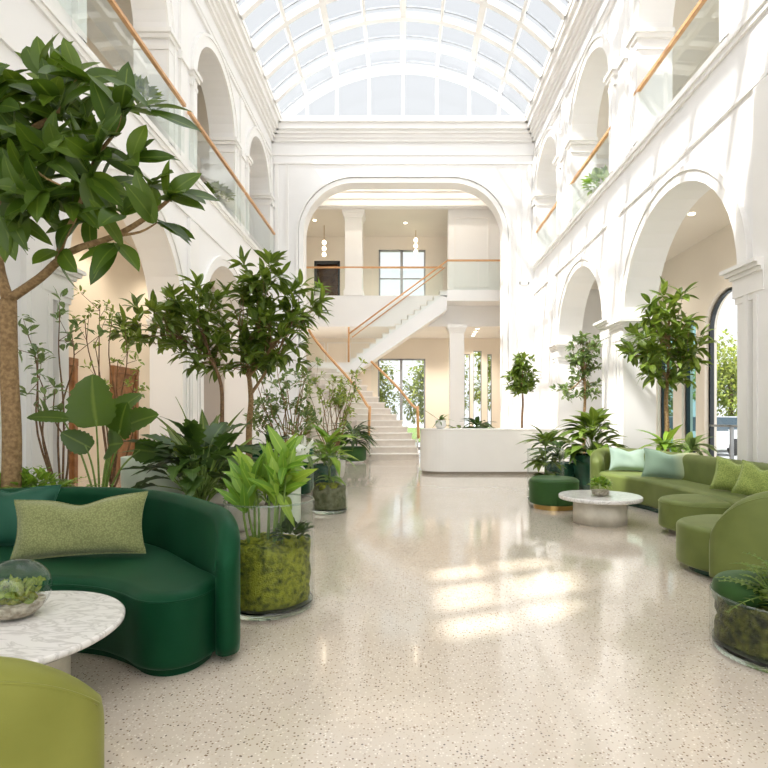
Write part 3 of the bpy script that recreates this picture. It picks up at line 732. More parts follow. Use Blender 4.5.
# ------------------------------------------------------------------ seating
def ellipse(cx, cy, rx, ry, n=56, rot=0, e=2.0):
    o = []
    for i in range(n):
        a = 2*PI*i/n; c, s_ = math.cos(a), math.sin(a)
        x = rx*math.copysign(abs(c)**(2/e), c); y = ry*math.copysign(abs(s_)**(2/e), s_)
        o.append((cx+x*math.cos(rot)-y*math.sin(rot), cy+x*math.sin(rot)+y*math.cos(rot)))
    return o
def scaled(poly, k):
    cx = sum(p[0] for p in poly)/len(poly); cy = sum(p[1] for p in poly)/len(poly)
    return [(cx+(x-cx)*k, cy+(y-cy)*k) for x, y in poly]
def curved_back(mb, path, thick, z0, ztop, side_=1, end_round=(1, 1)):
    """upright shell along a plan path; ztop(t) gives its height; thickness lies on the side_ of the path"""
    P = path; m = len(P); ns = 14; vs = []
    L_ = [0]
    for i in range(1, m): L_.append(L_[-1]+(P[i]-P[i-1]).length)
    for i in range(m):
        d = (P[min(i+1, m-1)]-P[max(i-1, 0)]).normalized(); n = V((-d.y, d.x, 0))*side_
        zt = ztop(i/(m-1)); th = thick
        for flag, dist in ((end_round[0], L_[i]), (end_round[1], L_[-1]-L_[i])):
            if flag and dist < thick*.6:
                q = 1-dist/(thick*.6); f = math.sqrt(max(0.02, 1-q*q)); th *= f
        c = P[i]+n*thick/2
        prof = [(-th/2, z0), (-th/2*1.04, z0+.05), (-th/2*1.04, zt-thick*.5)]
        for k in range(1, 8): a = PI*k/8; prof.append((-math.cos(a)*th/2*1.04, zt-thick*.5+math.sin(a)*thick*.5))
        prof += [(th/2*1.04, zt-thick*.5), (th/2*1.04, z0+.05), (th/2, z0)]
        vs += [V((c.x, c.y, 0))+n*a+V((0, 0, z)) for a, z in prof]
    ns = len(prof)
    fs = [(i*ns+k, i*ns+(k+1) % ns, (i+1)*ns+(k+1) % ns, (i+1)*ns+k) for i in range(m-1) for k in range(ns)]
    fs += [tuple(range(ns))[::-1], tuple(range((m-1)*ns, m*ns))]
    return mb.add(vs, fs, True)
def path2(pts, sub=8): return smooth_path([(x, y, 0) for x, y in pts], sub)
def piping(mb, pts, r=.006): return mb.tube(pts, r, 6)
def closed(pts, sub=6):
    P = [V((x, y, 0)) for x, y in pts]; n = len(P); out = []
    for i in range(n):
        a, b_, c, d = P[i-1], P[i], P[(i+1) % n], P[(i+2) % n]
        for k in range(sub):
            t_ = k/sub; q = .5*((2*b_)+(c-a)*t_+(2*a-5*b_+4*c-d)*t_*t_+(3*b_-a-3*c+d)*t_**3); out.append((q.x, q.y))
    return out
def offset_in(poly, e):
    n = len(poly); ar = sum(poly[i][0]*poly[(i+1) % n][1]-poly[(i+1) % n][0]*poly[i][1] for i in range(n)); sg = 1 if ar > 0 else -1
    out = []
    for i in range(n):
        d = V(poly[(i+1) % n])-V(poly[i-1]); nn = V((-d.y, d.x)).normalized()*sg*e; out.append((poly[i][0]+nn.x, poly[i][1]+nn.y))
    return out
# left emerald sofa
t = thing('curved_sofa', 'dark emerald velvet curved sofa at left with two pillows', 'sofa', (-2.2, 3.6, 0))
bk = path2([(-.92, 2.97), (-.95, 3.14), (-1.10, 3.40), (-1.33, 3.69), (-1.60, 3.97), (-1.95, 4.22), (-2.35, 4.36), (-2.9, 4.36), (-3.4, 4.12), (-3.75, 3.7), (-3.9, 3.25)])
mb = MB(); curved_back(mb, bk, .125, .05, lambda u: .81-.27*max(0, 1-u/.20)**2-.20*max(0, 1-(1-u)/.16)**2, 1)
mb.build('backrest', 'emerald', t)
mb = MB(); n_ = [(bk[min(i+1, len(bk)-1)]-bk[max(i-1, 0)]).normalized() for i in range(len(bk))]
mb.tube([V((p.x-d.y*.118, p.y+d.x*.118, .81-.27*max(0, 1-(i/(len(bk)-1))/.20)**2-.20*max(0, 1-(1-i/(len(bk)-1))/.16)**2-.055)) for i, (p, d) in enumerate(zip(bk, n_))][1:-1], .005, 6); mb.build('piping', 'emerald', t)
seat_ol = closed([(-1.05, 3.12), (-1.06, 2.97), (-1.12, 2.85), (-1.24, 2.79), (-1.38, 2.82), (-1.54, 2.94), (-1.76, 3.05), (-2.05, 3.09), (-2.45, 3.02), (-2.8, 2.84), (-3.1, 2.70), (-3.38, 2.72), (-3.58, 2.9),
    (-3.72, 3.25), (-3.60, 3.66), (-3.3, 3.98), (-2.85, 4.2), (-2.38, 4.2), (-2.0, 4.08), (-1.72, 3.88), (-1.48, 3.62), (-1.27, 3.38), (-1.13, 3.24)])
MB().prism(seat_ol, .045, .445, .07, .05, .03).build('seat', 'emerald', t)
MB().prism(offset_in(seat_ol, .05), 0, .06).build('plinth', 'emerald', t)
mb = MB(); q = [V((x, y, .405)) for x, y in offset_in(seat_ol, .002)]; mb.tube(q+[q[0]], .005, 6, False); mb.build('piping', 'emerald', t)
# right curved olive sofa
t = thing('curved_sofa', 'long olive green velvet curved sofa along the right arches', 'sofa', (3.9, 8.2, 0))
bk = path2([(4.34, 5.3), (4.36, 6.2), (4.36, 7.0), (4.34, 7.8), (4.30, 8.6), (4.22, 9.3), (3.95, 9.72), (3.6, 9.78), (3.32, 9.55), (3.22, 9.2)])
mb = MB(); curved_back(mb, bk, .22, .07, lambda u: .83-.22*max(0, 1-(1-u)/.2)**2, 1); mb.build('backrest', 'moss_velvet', t)
so = closed([(3.62, 5.4), (3.62, 6.0), (3.62, 6.8), (3.60, 7.4), (3.57, 7.9), (3.46, 8.35), (3.34, 8.75), (3.32, 9.1), (3.40, 9.38), (3.62, 9.56), (3.9, 9.5), (4.06, 9.2), (4.14, 8.5), (4.18, 7.5), (4.2, 6.3), (4.2, 5.45), (4.05, 5.3), (3.75, 5.3)])
MB().prism(so, .07, .455, .07, .05, .03).build('seat', 'moss_velvet', t)
MB().prism(offset_in(so, .06), 0, .085).build('plinth', 'pot_dark', t)
# large pouf between sofa and armchair
def pouf(label, cx, cy, rx, ry, h, m, rot=0, base='plinth', e=2.3, dome=.012, z0=.07):
    t = thing('pouf', label, 'pouf', (cx, cy, 0))
    o = ellipse(cx, cy, rx, ry, 64, rot, e)
    MB().prism(o, z0, h, .075, .055, .035, dome).build('cushion', m, t)
    MB().prism(scaled(o, .82), 0, z0+.02).build('base', base, t)
    mb = MB(); q = [V((x, y, h-.05)) for x, y in scaled(o, 1.0)]; mb.tube(q+[q[0]], .005, 6, False); mb.build('piping', m, t)
    return t
pouf('large olive velvet oval pouf between the curved sofa and the armchair', 3.66, 6.36, .62, .42, .42, 'moss_velvet', .1)
pouf('dark green velvet round pouf on a brass base beside the marble table', 2.29, 8.2, .365, .365, .46, 'bottle', base='brass', e=2.0)
def barrel_chair(label, cx, cy, face, R, h, m, seat_r, seat_off, span=205, thick=.13, sh=.43, drop=.22, ex=3.2):
    t = thing('armchair', label, 'armchair', (cx, cy, 0))
    f = math.radians(face); pts = []
    n = 40; s0 = f+PI-math.radians(span/2)
    for i in range(n+1):
        a = s0+math.radians(span)*i/n; pts.append(V((cx+R*math.cos(a), cy+R*math.sin(a), 0)))
    mb = MB(); curved_back(mb, pts, thick, .06, lambda u: h-drop*abs(2*u-1)**ex, 1); mb.build('backrest', m, t)
    scx, scy = cx+seat_off*math.cos(f), cy+seat_off*math.sin(f)
    o = ellipse(scx, scy, seat_r*1.06, seat_r, 56, f, 2.4)
    MB().prism(o, .06, sh, .07, .05, .03, .012).build('seat', m, t)
    MB().prism(scaled(o, .8), 0, .07).build('base', 'pot_dark', t)
    mb = MB(); q = [V((p.x, p.y, 0)) for p in pts[2:-2]]
    k_ = .05*thick/R
    mb2 = [V((p.x+(cx-p.x)*k_, p.y+(cy-p.y)*k_, h-drop*abs(2*(i+2)/n-1)**ex-.28*thick)) for i, p in enumerate(q)]
    mb.tube(mb2, .005, 6); mb.build('piping', m, t)
    return t
barrel_chair('olive velvet tub armchair at right seen from behind, beyond the moss bowl', 3.05, 4.66, 122, .60, .82, 'moss_velvet', .48, .11, 205, .14, .43, .46, 5.0)
barrel_chair('olive velvet tub armchair cut off in the bottom left corner', -1.395, 1.86, 105, .60, .745, 'olive', .26, -.05, 100, .15, .37, .226, 2.7)
# dark sofa in the background at left
t = thing('curved_sofa', 'small dark green sofa in the distance behind the second glass planter', 'sofa', (-2.3, 9.7, 0))
bk = path2([(-1.62, 9.6), (-1.66, 9.95), (-1.9, 10.2), (-2.4, 10.25), (-2.9, 10.1)])
mb = MB(); curved_back(mb, bk, .18, .06, lambda u: .84-.1*max(0, 1-u/.2)**2, 1); mb.build('backrest', 'emerald', t)
so = closed([(-1.66, 9.7), (-1.64, 9.3), (-1.9, 9.12), (-2.4, 9.15), (-2.9, 9.2), (-2.9, 9.9), (-2.4, 10.1), (-1.9, 10.0)])
MB().prism(so, .06, .43, .07, .05).build('seat', 'emerald', t)
# pillows
def pillow(name_label, c, wd, ht, th, yaw, lean, m, roll=0, group=None, pinch=.09, chop=.045):
    c = V(c); n = 18; vs = []
    Rm = Matrix.Rotation(yaw, 3, 'Z') @ Matrix.Rotation(lean, 3, 'X') @ Matrix.Rotation(roll, 3, 'Y')
    mb = MB()
    for sgn in (1, -1):
        vs = []
        for i in range(n+1):
            for j in range(n+1):
                u = -1+2*i/n; v = -1+2*j/n
                x = wd/2*u*(1-pinch*(1-v*v)); z = ht/2*v*(1-pinch*1.2*(1-u*u))
                y = sgn*th/2*(max(0, (1-u**4))*max(0, (1-v**4)))**.55
                y += .010*math.sin(u*5+v*3)*(1-u*u)*(1-v*v)*sgn
                z -= chop*math.exp(-(u*3.2)**2)*max(0, v)
                vs.append(Rm @ V((x, y, z))+c)
        fs = [(i*(n+1)+j, (i+1)*(n+1)+j, (i+1)*(n+1)+j+1, i*(n+1)+j+1) for i in range(n) for j in range(n)]
        if sgn < 0: fs = [f[::-1] for f in fs]
        mb.add(vs, fs, True)
    o = mb.build('pillow', m); tag(o, name_label, 'pillow', group)
    # place the origin at the pillow's centre so that patterns follow it
    o.data.transform(Matrix.Translation(-c)); o.location = c
    e = MB(); q = []
    for k in range(4*n):
        s_, r = divmod(k, n); a = -1+2*r/n
        u, v = ((a, -1), (1, a), (-a, 1), (-1, -a))[s_]
        q.append(Rm @ V((wd/2*u*(1-pinch*(1-v*v)), 0, ht/2*v*(1-pinch*1.2*(1-u*u))-chop*math.exp(-(u*3.2)**2)*max(0, v)))+c)
    WL[o.name] = V(c)
    e.tube(q+[q[0]], .006, 6, False); e.build('piping', m, o)
    return o
pillow('long olive woven lumbar pillow in front on the emerald sofa', (-2.13, 3.56, .645), .86, .40, .20, 0.05, -.22, 'olive_weave', -.06)
pillow('dark teal velvet pillow leaning behind the olive one on the emerald sofa', (-2.86, 3.88, .66), .68, .46, .18, .12, -.25, 'teal', .05)
pillow('plain pale mint pillow at the far left end of the right sofa', (3.83, 9.16, .655), .62, .40, .18, -.25, -.28, 'sage_pillow', .03)
pillow('mint pillow fading to cream beside the plain mint one', (3.99, 8.08, .66), .74, .44, .19, -.42, -.28, 'ombre', .08)
pillow('olive square pillow near the right end of the right sofa', (4.08, 6.62, .65), .50, .42, .18, -.75, -.28, 'lime_weave', .12)
pillow('lime patterned pillow at the frame edge on the right sofa', (4.03, 6.12, .64), .46, .40, .17, -.9, -.3, 'lime_weave', .2)
pillow('small white pillow on the distant dark green sofa', (-1.88, 9.8, .62), .42, .36, .14, -.5, -.25, 'white_cloth', .1)

# ------------------------------------------------------------------ tables and terrarium bowls
def round_table(label, cx, cy, R, zt, th, rb, base):
    t = thing('coffee_table', label, 'table', (cx, cy, 0))
    MB().lathe([(R-.01, zt-th), (R, zt-th+.008), (R, zt-.008), (R-.01, zt)], (cx, cy, 0), 96).build('tabletop', 'marble', t)
    MB().lathe([(rb, 0), (rb, zt-th)], (cx, cy, 0), 72).build('pedestal', base, t)
round_table('round white marble coffee table in front of the emerald sofa', -1.84, 2.42, .53, .42, .032, .30, 'travertine')
round_table('round white marble coffee table on a drum base before the right sofa', 2.57, 7.05, .52, .355, .05, .335, 'travertine')
def small_leaves(mb, c, r, n, L, W, up=.6, flat=1.0):
    for i in range(n):
        d = rdir(); d.z = abs(d.z)*flat+.1; p = V(c)+V((d.x*r, d.y*r, d.z*r*.7))
        mb.leaf(p, (d+V((0, 0, up*rnd(0, 1)))+rdir()*.5), (0, 0, 1), L*rnd(.7, 1.2), W*rnd(.7, 1.2), .3, .1, 3)
# bowl on the left table
bc = V((-1.83, 2.55, .42)); t = thing('terrarium_bowl', 'round glass terrarium bowl with moss on the left marble table', 'terrarium', bc)
R = .148
pr = [(.075, .004)]+[(R*math.cos(a), .135+R*.92*math.sin(a)) for a in [(-1.0+2.15*i/20) for i in range(21)]]
MB().lathe(pr, bc, 56, True, False).build('bowl', 'glass_bowl', t)
mb = MB(); mb.lathe([(.02, .012), (.08, .015), (.112, .045), (.122, .075)], bc, 40); mb.build('pebbles', 'pebble', t)
mb = MB()
for i in range(12):
    a = rnd(0, 6.3); q = rnd(0, .10)
    mb.lathe([(.034, 0), (.04, .015), (.03, .035), (.01, .045)], bc+V((q*math.cos(a), q*math.sin(a), .07)), 10)
mb.build('moss', 'moss', t)
mb = MB()
for i in range(150):
    a = rnd(0, 6.3); q = rnd(0, .105); mb.leaf(bc+V((q*math.cos(a), q*math.sin(a), rnd(.085, .15))), rdir()+V((0, 0, .8)), (rnd(-1, 1), rnd(-1, 1), .2), rnd(.03, .06), .028, .3, .1, 3)
mb.build('foliage', 'leaf_lime', t)
bc = V((2.55, 6.98, .355)); t = thing('terrarium_bowl', 'small glass bowl of green succulents on the right marble table', 'terrarium', bc)
MB().lathe([(.085, .004), (.105, .02), (.115, .10), (.118, .16)], bc, 40, True, False).build('bowl', 'glass', t)
MB().lathe([(.08, .01), (.10, .02), (.108, .075)], bc, 32).build('pebbles', 'pebble', t)
mb = MB(); small_leaves(mb, bc+V((0, 0, .12)), .10, 130, .07, .045); mb.build('foliage', 'leaf_bright', t)

# ------------------------------------------------------------------ plants
def potted(name, label, cat, x, y, pot=None, z=0.0):
    """pot = (radius, height, material)"""
    t = thing(name, label, cat, (x, y, z)); h = 0
    if pot:
        r, h, m = pot
        MB().lathe([(r*.78, 0), (r*.9, h*.2), (r, h*.7), (r, h), (r*.9, h), (r*.88, h-.05)], (x, y, z), 40, True, False).build('pot', m, t)
        MB().lathe([(.001, h-.05), (r*.89, h-.05)], (x, y, z), 32, False, False).build('soil', 'soil', t)
    return t
def cluster(mb, p, axis, n, L, W, shape='oval', spread=1.0, droop=.3, rows=5, wave=.02):
    ax = V(axis).normalized()
    for i in range(n):
        d = (ax*rnd(.15, .9)+rdir()*spread).normalized()
        if d.z < -.45: d.z *= .5
        q = V(p)+d*.02+rdir()*.03
        up = V((0, 0, 1)) + rdir()*.55
        mb.leaf(q, d, up, L*rnd(.7, 1.15), W*rnd(.75, 1.15), droop*rnd(.3, 1.5), rnd(.08, .25), rows, shape, wave)
def crown_tree(name, label, base, pot, trunk, r0, lobes, leaf, L, W, nl, fol, bark, per=7, shape='oval', droop=.35, inner=.25):
    """lobes: (centre, rx, ry, rz, n clusters)"""
    t = potted(name, label, 'tree', base[0], base[1], pot)
    tm, fm = MB(), MB()
    tp = smooth_path(trunk, 5); tm.tube(tp, [r0, r0*.62], 10)
    for c, rx, ry, rz, n in lobes:
        c = V(c); s = tp[int(len(tp)*rnd(.72, .98))]; mid = s.lerp(c, .5)+V((0, 0, -.05))+rdir()*.05
        limb = smooth_path([s, mid, c], 5); tm.tube(limb, [r0*.5, r0*.22], 7, False)
        for i in range(n):
            d = rdir(); k = rnd(inner, 1)**.5
            p = c+V((d.x*rx*k, d.y*ry*k, d.z*rz*k))
            b_ = limb[int((len(limb)-1)*rnd(.45, 1))]
            tm.tube(smooth_path([b_, b_.lerp(p, .5)+rdir()*.05, p], 3), [r0*.17, r0*.06], 5, False)
            cluster(fm, p, (p-c)*.8+V((0, 0, .35)), per, L, W, shape, .9, droop)
            if rnd(0, 1) < .5: cluster(fm, b_.lerp(p, .55), (p-c)+rdir()*.3, per//2, L, W, shape, 1, droop)
    tm.build('trunk', bark, t); fm.build('foliage', fol, t)
    return t
# foreground fig tree at left
D = 4.75
t = potted('fig_tree', 'large leafed fig tree towering over the left side behind the emerald sofa', 'tree', at(10, 480, D).x, D, None, .45)
tm, fm = MB(), MB()
b0 = V((at(10, 480, D).x, D, .45))
fork = at(8, 300, D)
trk = smooth_path([b0, at(12, 440, D), at(9, 370, D), fork], 5); tm.tube(trk, [.078, .066], 12)
br = [([fork, at(40, 278, 4.7), at(70, 252, 4.62), at(115, 236, 4.5), at(150, 215, 4.4), at(172, 197, 4.35)], .042),
      ([at(58, 262, 4.65), at(63, 240, 4.6), at(80, 205, 4.5), at(95, 160, 4.45), at(115, 132, 4.4), at(122, 108, 4.35)], .03),
      ([fork, at(-2, 260, 4.75), at(0, 200, 4.7), at(20, 140, 4.65), at(60, 112, 4.55), at(77, 80, 4.5)], .05),
      ([at(0, 205, 4.7), at(-20, 160, 4.8), at(-25, 100, 4.9)], .03),
      ([at(115, 236, 4.5), at(140, 232, 4.45), at(158, 222, 4.4)], .015),
      ([at(20, 140, 4.65), at(35, 170, 4.3), at(60, 185, 4.1)], .018),
      ([at(95, 160, 4.45), at(70, 150, 4.7), at(50, 120, 5.0)], .016)]
for p, r in br: tm.tube(smooth_path(p, 4), [r, r*.3], 8)
cl = [(77, 80, 4.5, 7, 'u'), (123, 112, 4.35, 7, 'u'), (112, 135, 4.4, 8, ''), (96, 150, 4.5, 8, ''), (60, 120, 4.55, 7, ''), (28, 100, 4.6, 8, ''), (4, 112, 4.65, 8, ''),
      (-25, 98, 4.8, 8, ''), (20, 142, 4.5, 9, ''), (52, 160, 4.4, 9, ''), (88, 176, 4.35, 8, ''), (130, 162, 4.4, 7, 'r'), (148, 108, 4.35, 3, 'r'), (150, 188, 4.4, 6, 'r'),
      (172, 198, 4.35, 7, 'r'), (158, 222, 4.4, 5, 'r'), (122, 212, 4.4, 6, ''), (15, 185, 4.3, 8, ''), (-18, 150, 4.6, 8, ''), (42, 195, 4.25, 8, ''), (4, 212, 4.4, 8, 'd'),
      (-32, 200, 4.6, 8, ''), (60, 252, 4.6, 4, 'd'), (118, 244, 4.45, 5, 'd'), (-8, 60, 4.7, 7, ''), (45, 78, 4.6, 7, 'u'), (100, 92, 4.45, 6, 'u'), (40, 128, 4.9, 8, ''), (75, 140, 4.9, 8, ''), (100, 190, 4.8, 7, ''), (20, 165, 5.0, 9, ''), (70, 205, 4.5, 7, '')]
for q in range(32): cl.append((rnd(-35, 105), rnd(75, 222), rnd(4.2, 5.2), 8, ''))
for px, py, dd, n, md in cl:
    ax = {'u': (0, -.1, 1), 'r': (1, -.2, .15), 'd': (.1, -.3, -.5), '': (0, -.5, .25)}[md]
    p = at(px, py, dd)
    for i in range(n):
        d = (V(ax)*rnd(.3, .9)+rdir()*.9).normalized()
        if md != 'd' and d.z < -.5: d.z *= .5
        up = V((0, -.9, .7)) + rdir()*.6
        fm.leaf(p+rdir()*.03, d, up, rnd(.28, .43), rnd(.12, .17), rnd(.05, .4), rnd(.05, .2), 7, 'oval', .025)
tm.build('trunk', 'bark', t); fm.build('foliage', 'leaf_ficus', t)

# two mid trees at left
p = at(249, 440, 8.4)
crown_tree('fig_tree', 'broad leafed tree with a pale trunk standing left of the stairs', (p.x, 8.4), (.3, .5, 'pot_grey'), [(p.x, 8.4, .45), at(249, 430, 8.4), at(251, 400, 8.4), at(249, 376, 8.4)], .055,
           [(at(238, 322, 8.4), .58, .5, .52, 22), (at(280, 330, 8.4), .58, .5, .58, 22), (at(262, 278, 8.4), .42, .4, .32, 12), (at(300, 305, 8.4), .36, .3, .28, 9), (at(240, 362, 8.3), .5, .4, .25, 12)], None, .27, .085, 0, 'leaf_mid', 'bark', 10)
p = at(222, 430, 7.9)
crown_tree('fig_tree', 'bushy dark leafed tree before the left arches, left of the pale trunked tree', (p.x, 7.9), (.28, .45, 'pot_grey'), [(p.x, 7.9, .40), at(222, 425, 7.9), at(221, 385, 7.9), at(210, 355, 7.9)], .035,
           [(at(158, 325, 7.9), .50, .5, .52, 22), (at(195, 312, 7.9), .45, .45, .46, 15), (at(205, 355, 7.8), .4, .4, .3, 9)], None, .26, .085, 0, 'leaf_mid', 'bark_dark', 10)
# right trees
p = at(667, 440, 9.9)
crown_tree('fig_tree', 'broad leafed tree in the right arch behind the olive sofa', (p.x, 9.9), None, [(p.x, 9.9, .48), at(667, 430, 9.9), at(666, 400, 9.9), at(668, 372, 9.9)], .048,
           [(at(665, 335, 9.9), .60, .55, .60, 22), (at(642, 355, 9.8), .30, .4, .55, 12), (at(688, 352, 9.8), .28, .4, .6, 12), (at(668, 306, 9.8), .5, .4, .25, 10), (at(664, 372, 9.8), .42, .4, .3, 8)], None, .28, .10, 0, 'leaf_mid', 'bark', 8)
pt = MB(); pt.box(4.56, 7.5, 0, 5.05, 10.6, .5)
t = tag(pt.build('planter', 'pot_white', None, .02), 'low white planter trough under the right arch behind the sofa', 'planter')
MB().box(4.60, 7.54, .5, 5.01, 10.56, .52).build('soil', 'soil', t)
p = at(584, 430, 12.3)
crown_tree('slender_tree', 'slender light leafed tree before the second right arch', (p.x, 12.3), (.26, .5, 'pot_grey'), [(p.x, 12.3, .45), at(584, 420, 12.3), at(585, 395, 12.3), at(583, 350, 12.3)], .04,
           [(at(583, 352, 12.3), .36, .34, .34, 16), (at(584, 384, 12.3), .45, .4, .36, 20), (at(584, 366, 12.3), .36, .34, .3, 14), (at(590, 340, 12.3), .25, .25, .22, 8), (at(563, 392, 12.3), .2, .3, .2, 5)], None, .15, .07, 0, 'leaf_olive', 'bark', 8)
p = at(522, 430, 14.25)
crown_tree('slender_tree', 'round headed small tree behind the right end of the reception desk', (p.x, 14.25), (.27, .55, 'pot_white'), [(p.x, 14.25, .5), at(522, 420, 14.25), at(523, 402, 14.25), at(522, 385, 14.25)], .035,
           [(at(522, 382, 14.25), .46, .42, .40, 44), (at(523, 364, 14.25), .27, .28, .25, 16)], None, .18, .08, 0, 'leaf_mid', 'bark_dark', 8)

def rosette(mb, c, n, L, W, rise=(.3, 1.1), shape='lance', droop=.6, stem=None, sl=0, rows=7, jit=.03, fan=None):
    c = V(c)
    for i in range(n):
        a = rnd(0, 2*PI); e = rnd(*rise); d = V((math.cos(a), math.sin(a), math.tan(min(e, 1.45)))).normalized()
        p = c+V((rnd(-jit, jit), rnd(-jit, jit), rnd(-jit, jit)))
        if stem is not None and sl:
            q = p+d*sl*rnd(.6, 1.1); stem.tube(smooth_path([p, p.lerp(q, .5)+V((0, 0, .06*sl)), q], 3), [.009, .005], 5, False); p = q
            d = (d*.7+V((d.x, d.y, 0))*.5+V((0, 0, rnd(-.3, .1)))).normalized()
        mb.leaf(p, d, V((0, 0, 1))+rdir()*.25, L*rnd(.7, 1.15), W*rnd(.8, 1.15), droop*rnd(.5, 1.4), rnd(.08, .2), rows, shape, .015)
def leafy(name, label, x, y, pot, z, specs, fol, shape='lance', cat='plant', stemmat='stem'):
    """specs: (height above z, n, L, W, rise, droop, stem length)"""
    t = potted(name, label, cat, x, y, pot)
    fm, sm = MB(), MB()
    for dz, n, L, W, ri, dr, sl in specs:
        c = V((x, y, z+dz))
        if dz > .08: sm.tube([(x, y, z-.02), c], [.018, .014], 6)
        rosette(fm, c, n, L, W, ri, shape, dr, sm, sl, 14 if shape == 'lobed' else 7)
    fm.build('foliage', fol, t)
    if sm.v: sm.build('stems', stemmat, t)
    return t
# alocasia behind the sofa
D = 5.25; p0 = at(100, 470, D)
t = potted('alocasia', 'tall alocasia with one huge upright leaf behind the emerald sofa', 'plant', p0.x, D, (.24, .45, 'pot_grey'))
fm, sm = MB(), MB(); root = V((p0.x, D, .42))
for px, py, dd, dirv, L, W in ((96, 420, 5.1, (-.12, -.15, 1), .50, .46), (62, 418, 5.2, (-1, -.2, .15), .40, .14), (120, 430, 5.2, (.3, -.5, .8), .36, .30), (128, 425, 5.3, (.8, -.3, .35), .40, .28),
                               (110, 445, 5.0, (.5, -.7, .1), .36, .28), (140, 450, 5.3, (.9, -.2, -.1), .36, .24), (85, 445, 5.2, (-.7, -.4, .5), .30, .22), (118, 412, 5.5, (.5, .4, .8), .36, .28)):
    q = at(px, py, dd); sm.tube(smooth_path([root, root.lerp(q, .5)+V((0, 0, .12)), q], 5), [.012, .008], 6)
    fm.leaf(q-V(dirv).normalized()*.06, dirv, V((0, -1, .45))+rdir()*.35, L, W, .2, .14, 26, 'scallop', .02)
fm.build('foliage', 'leaf_ficus', t); sm.build('stems', 'stem', t)
# low fern bed behind the sofa
def fern(mb, sm, c, n, L, wd, rise=(.2, .9)):
    for i in range(n):
        a = rnd(0, 2*PI); e = rnd(*rise); d = V((math.cos(a)*math.cos(e), math.sin(a)*math.cos(e), math.sin(e))); l = L*rnd(.7, 1.15)
        pts = [V(c)+d*l*t_+V((0, 0, -.45*l*t_*t_)) for t_ in [k/9 for k in range(10)]]
        sm.tube(pts, [.005, .002], 4, False)
        side_ = d.cross(V((0, 0, 1))).normalized()
        for k in range(1, 10):
            w_ = wd*(1-abs(k/9-.35))*rnd(.9, 1.1)
            for s_ in (-1, 1): mb.leaf(pts[k], side_*s_+d*.5, (0, 0, 1), w_, w_*.34, .3, .05, 3, 'lance')
t = tag(MB().box(-4.2, 4.58, 0, -3.24, 5.05, .45).build('planter', 'pot_grey', None, .02), 'low planter of light green ferns hidden behind the emerald sofa', 'planter')
fm, sm = MB(), MB()
for x in (-4.0, -3.85, -3.62, -3.4, -3.3): fern(fm, sm, (x, 4.88, .46), 18, .80, .15, (.5, 1.35))
for x in (-3.9, -3.65, -3.35): small_leaves(fm, (x, 4.9, .62), .26, 110, .11, .06)
fm.build('foliage', 'leaf_bright', t); sm.build('stems', 'stem', t)
# thin branched shrubs at far left
def twiggy(name, label, x, y, pot, z, tips, r, fol, L, W, n, bark):
    t = potted(name, label, 'shrub', x, y, pot); tm, fm = MB(), MB(); root = V((x, y, z))
    for q in tips:
        q = V(q); mid = root.lerp(q, .45)+V((rnd(-.1, .1), rnd(-.1, .1), .06)); pth = smooth_path([root, mid, root.lerp(q, .8)+rdir()*.06, q], 4)
        tm.tube(pth, [r, r*.3], 5, False)
        for k in range(3):
            s = pth[int(len(pth)*rnd(.5, .98))]; e = s+(rdir()+V((0, 0, .5)))*rnd(.12, .3)
            tm.tube([s, e], [r*.3, r*.2], 4, False); cluster(fm, e, (0, 0, .4), n, L, W, 'oval', 1, .3, 3)
        cluster(fm, q, (0, 0, .4), n, L, W, 'oval', 1, .3, 3)
    tm.build('stems', bark, t); fm.build('foliage', fol, t); return t
D = 5.9; x = at(62, 450, D).x
twiggy('shrub', 'thin branched shrub with sparse leaves against the white pilaster at left', x, D, (.22, .42, 'pot_grey'), .38,
       [at(28, 335, 5.9), at(38, 355, 5.8), at(60, 315, 6.0), at(72, 335, 6.0), at(38, 375, 5.7), at(55, 390, 5.8)], .014, 'leaf_olive', .13, .06, 5, 'bark_dark')
D = 6.9; x = at(112, 450, D).x
twiggy('shrub', 'airy shrub with yellow green buds in front of the timber doors', x, D, (.22, .42, 'pot_grey'), .38,
       [at(85, 320, 6.9), at(100, 305, 6.9), at(112, 320, 6.9), at(125, 330, 6.8), at(95, 345, 6.9), at(118, 360, 6.9), at(138, 372, 6.8)], .013, 'leaf_lime', .08, .04, 7, 'bark_dark')
# philodendron group, its pale pot, and leaves around
x = at(200, 470, 5.7).x
leafy('philodendron', 'dark split leaf philodendron just behind the right end of the emerald sofa', x, 5.7, (.28, .42, 'pot_grey'), .38,
      [(0, 34, .44, .28, (.7, 1.4), .5, .72), (.15, 24, .40, .26, (.3, 1.2), .6, .5)], 'leaf_dark', 'lobed')
x = at(205, 470, 6.3).x
leafy('bird_nest_fern', 'upright broad light green leaves rising above the philodendron', x, 6.3, (.25, .5, 'pot_grey'), .48,
      [(0, 18, 1.08, .24, (1.0, 1.45), .30, 0)], 'leaf_mid', 'lance')
x = at(158, 470, 6.5).x
leafy('planter', 'pale sage ceramic pot with trailing plant behind the emerald sofa', x, 6.5, (.40, .90, 'ceramic'), .86, [(0, 14, .26, .10, (.1, .7), .8, .1)], 'leaf_olive', 'lance', 'planter')
x = at(232, 480, 6.6).x
leafy('bush', 'low mixed green foliage between the philodendron and the glass planter', x, 6.6, (.28, .35, 'pot_grey'), .32,
      [(0, 40, .34, .12, (.3, 1.3), .5, .25), (.35, 22, .32, .11, (.2, 1.2), .5, .2)], 'leaf_mid')
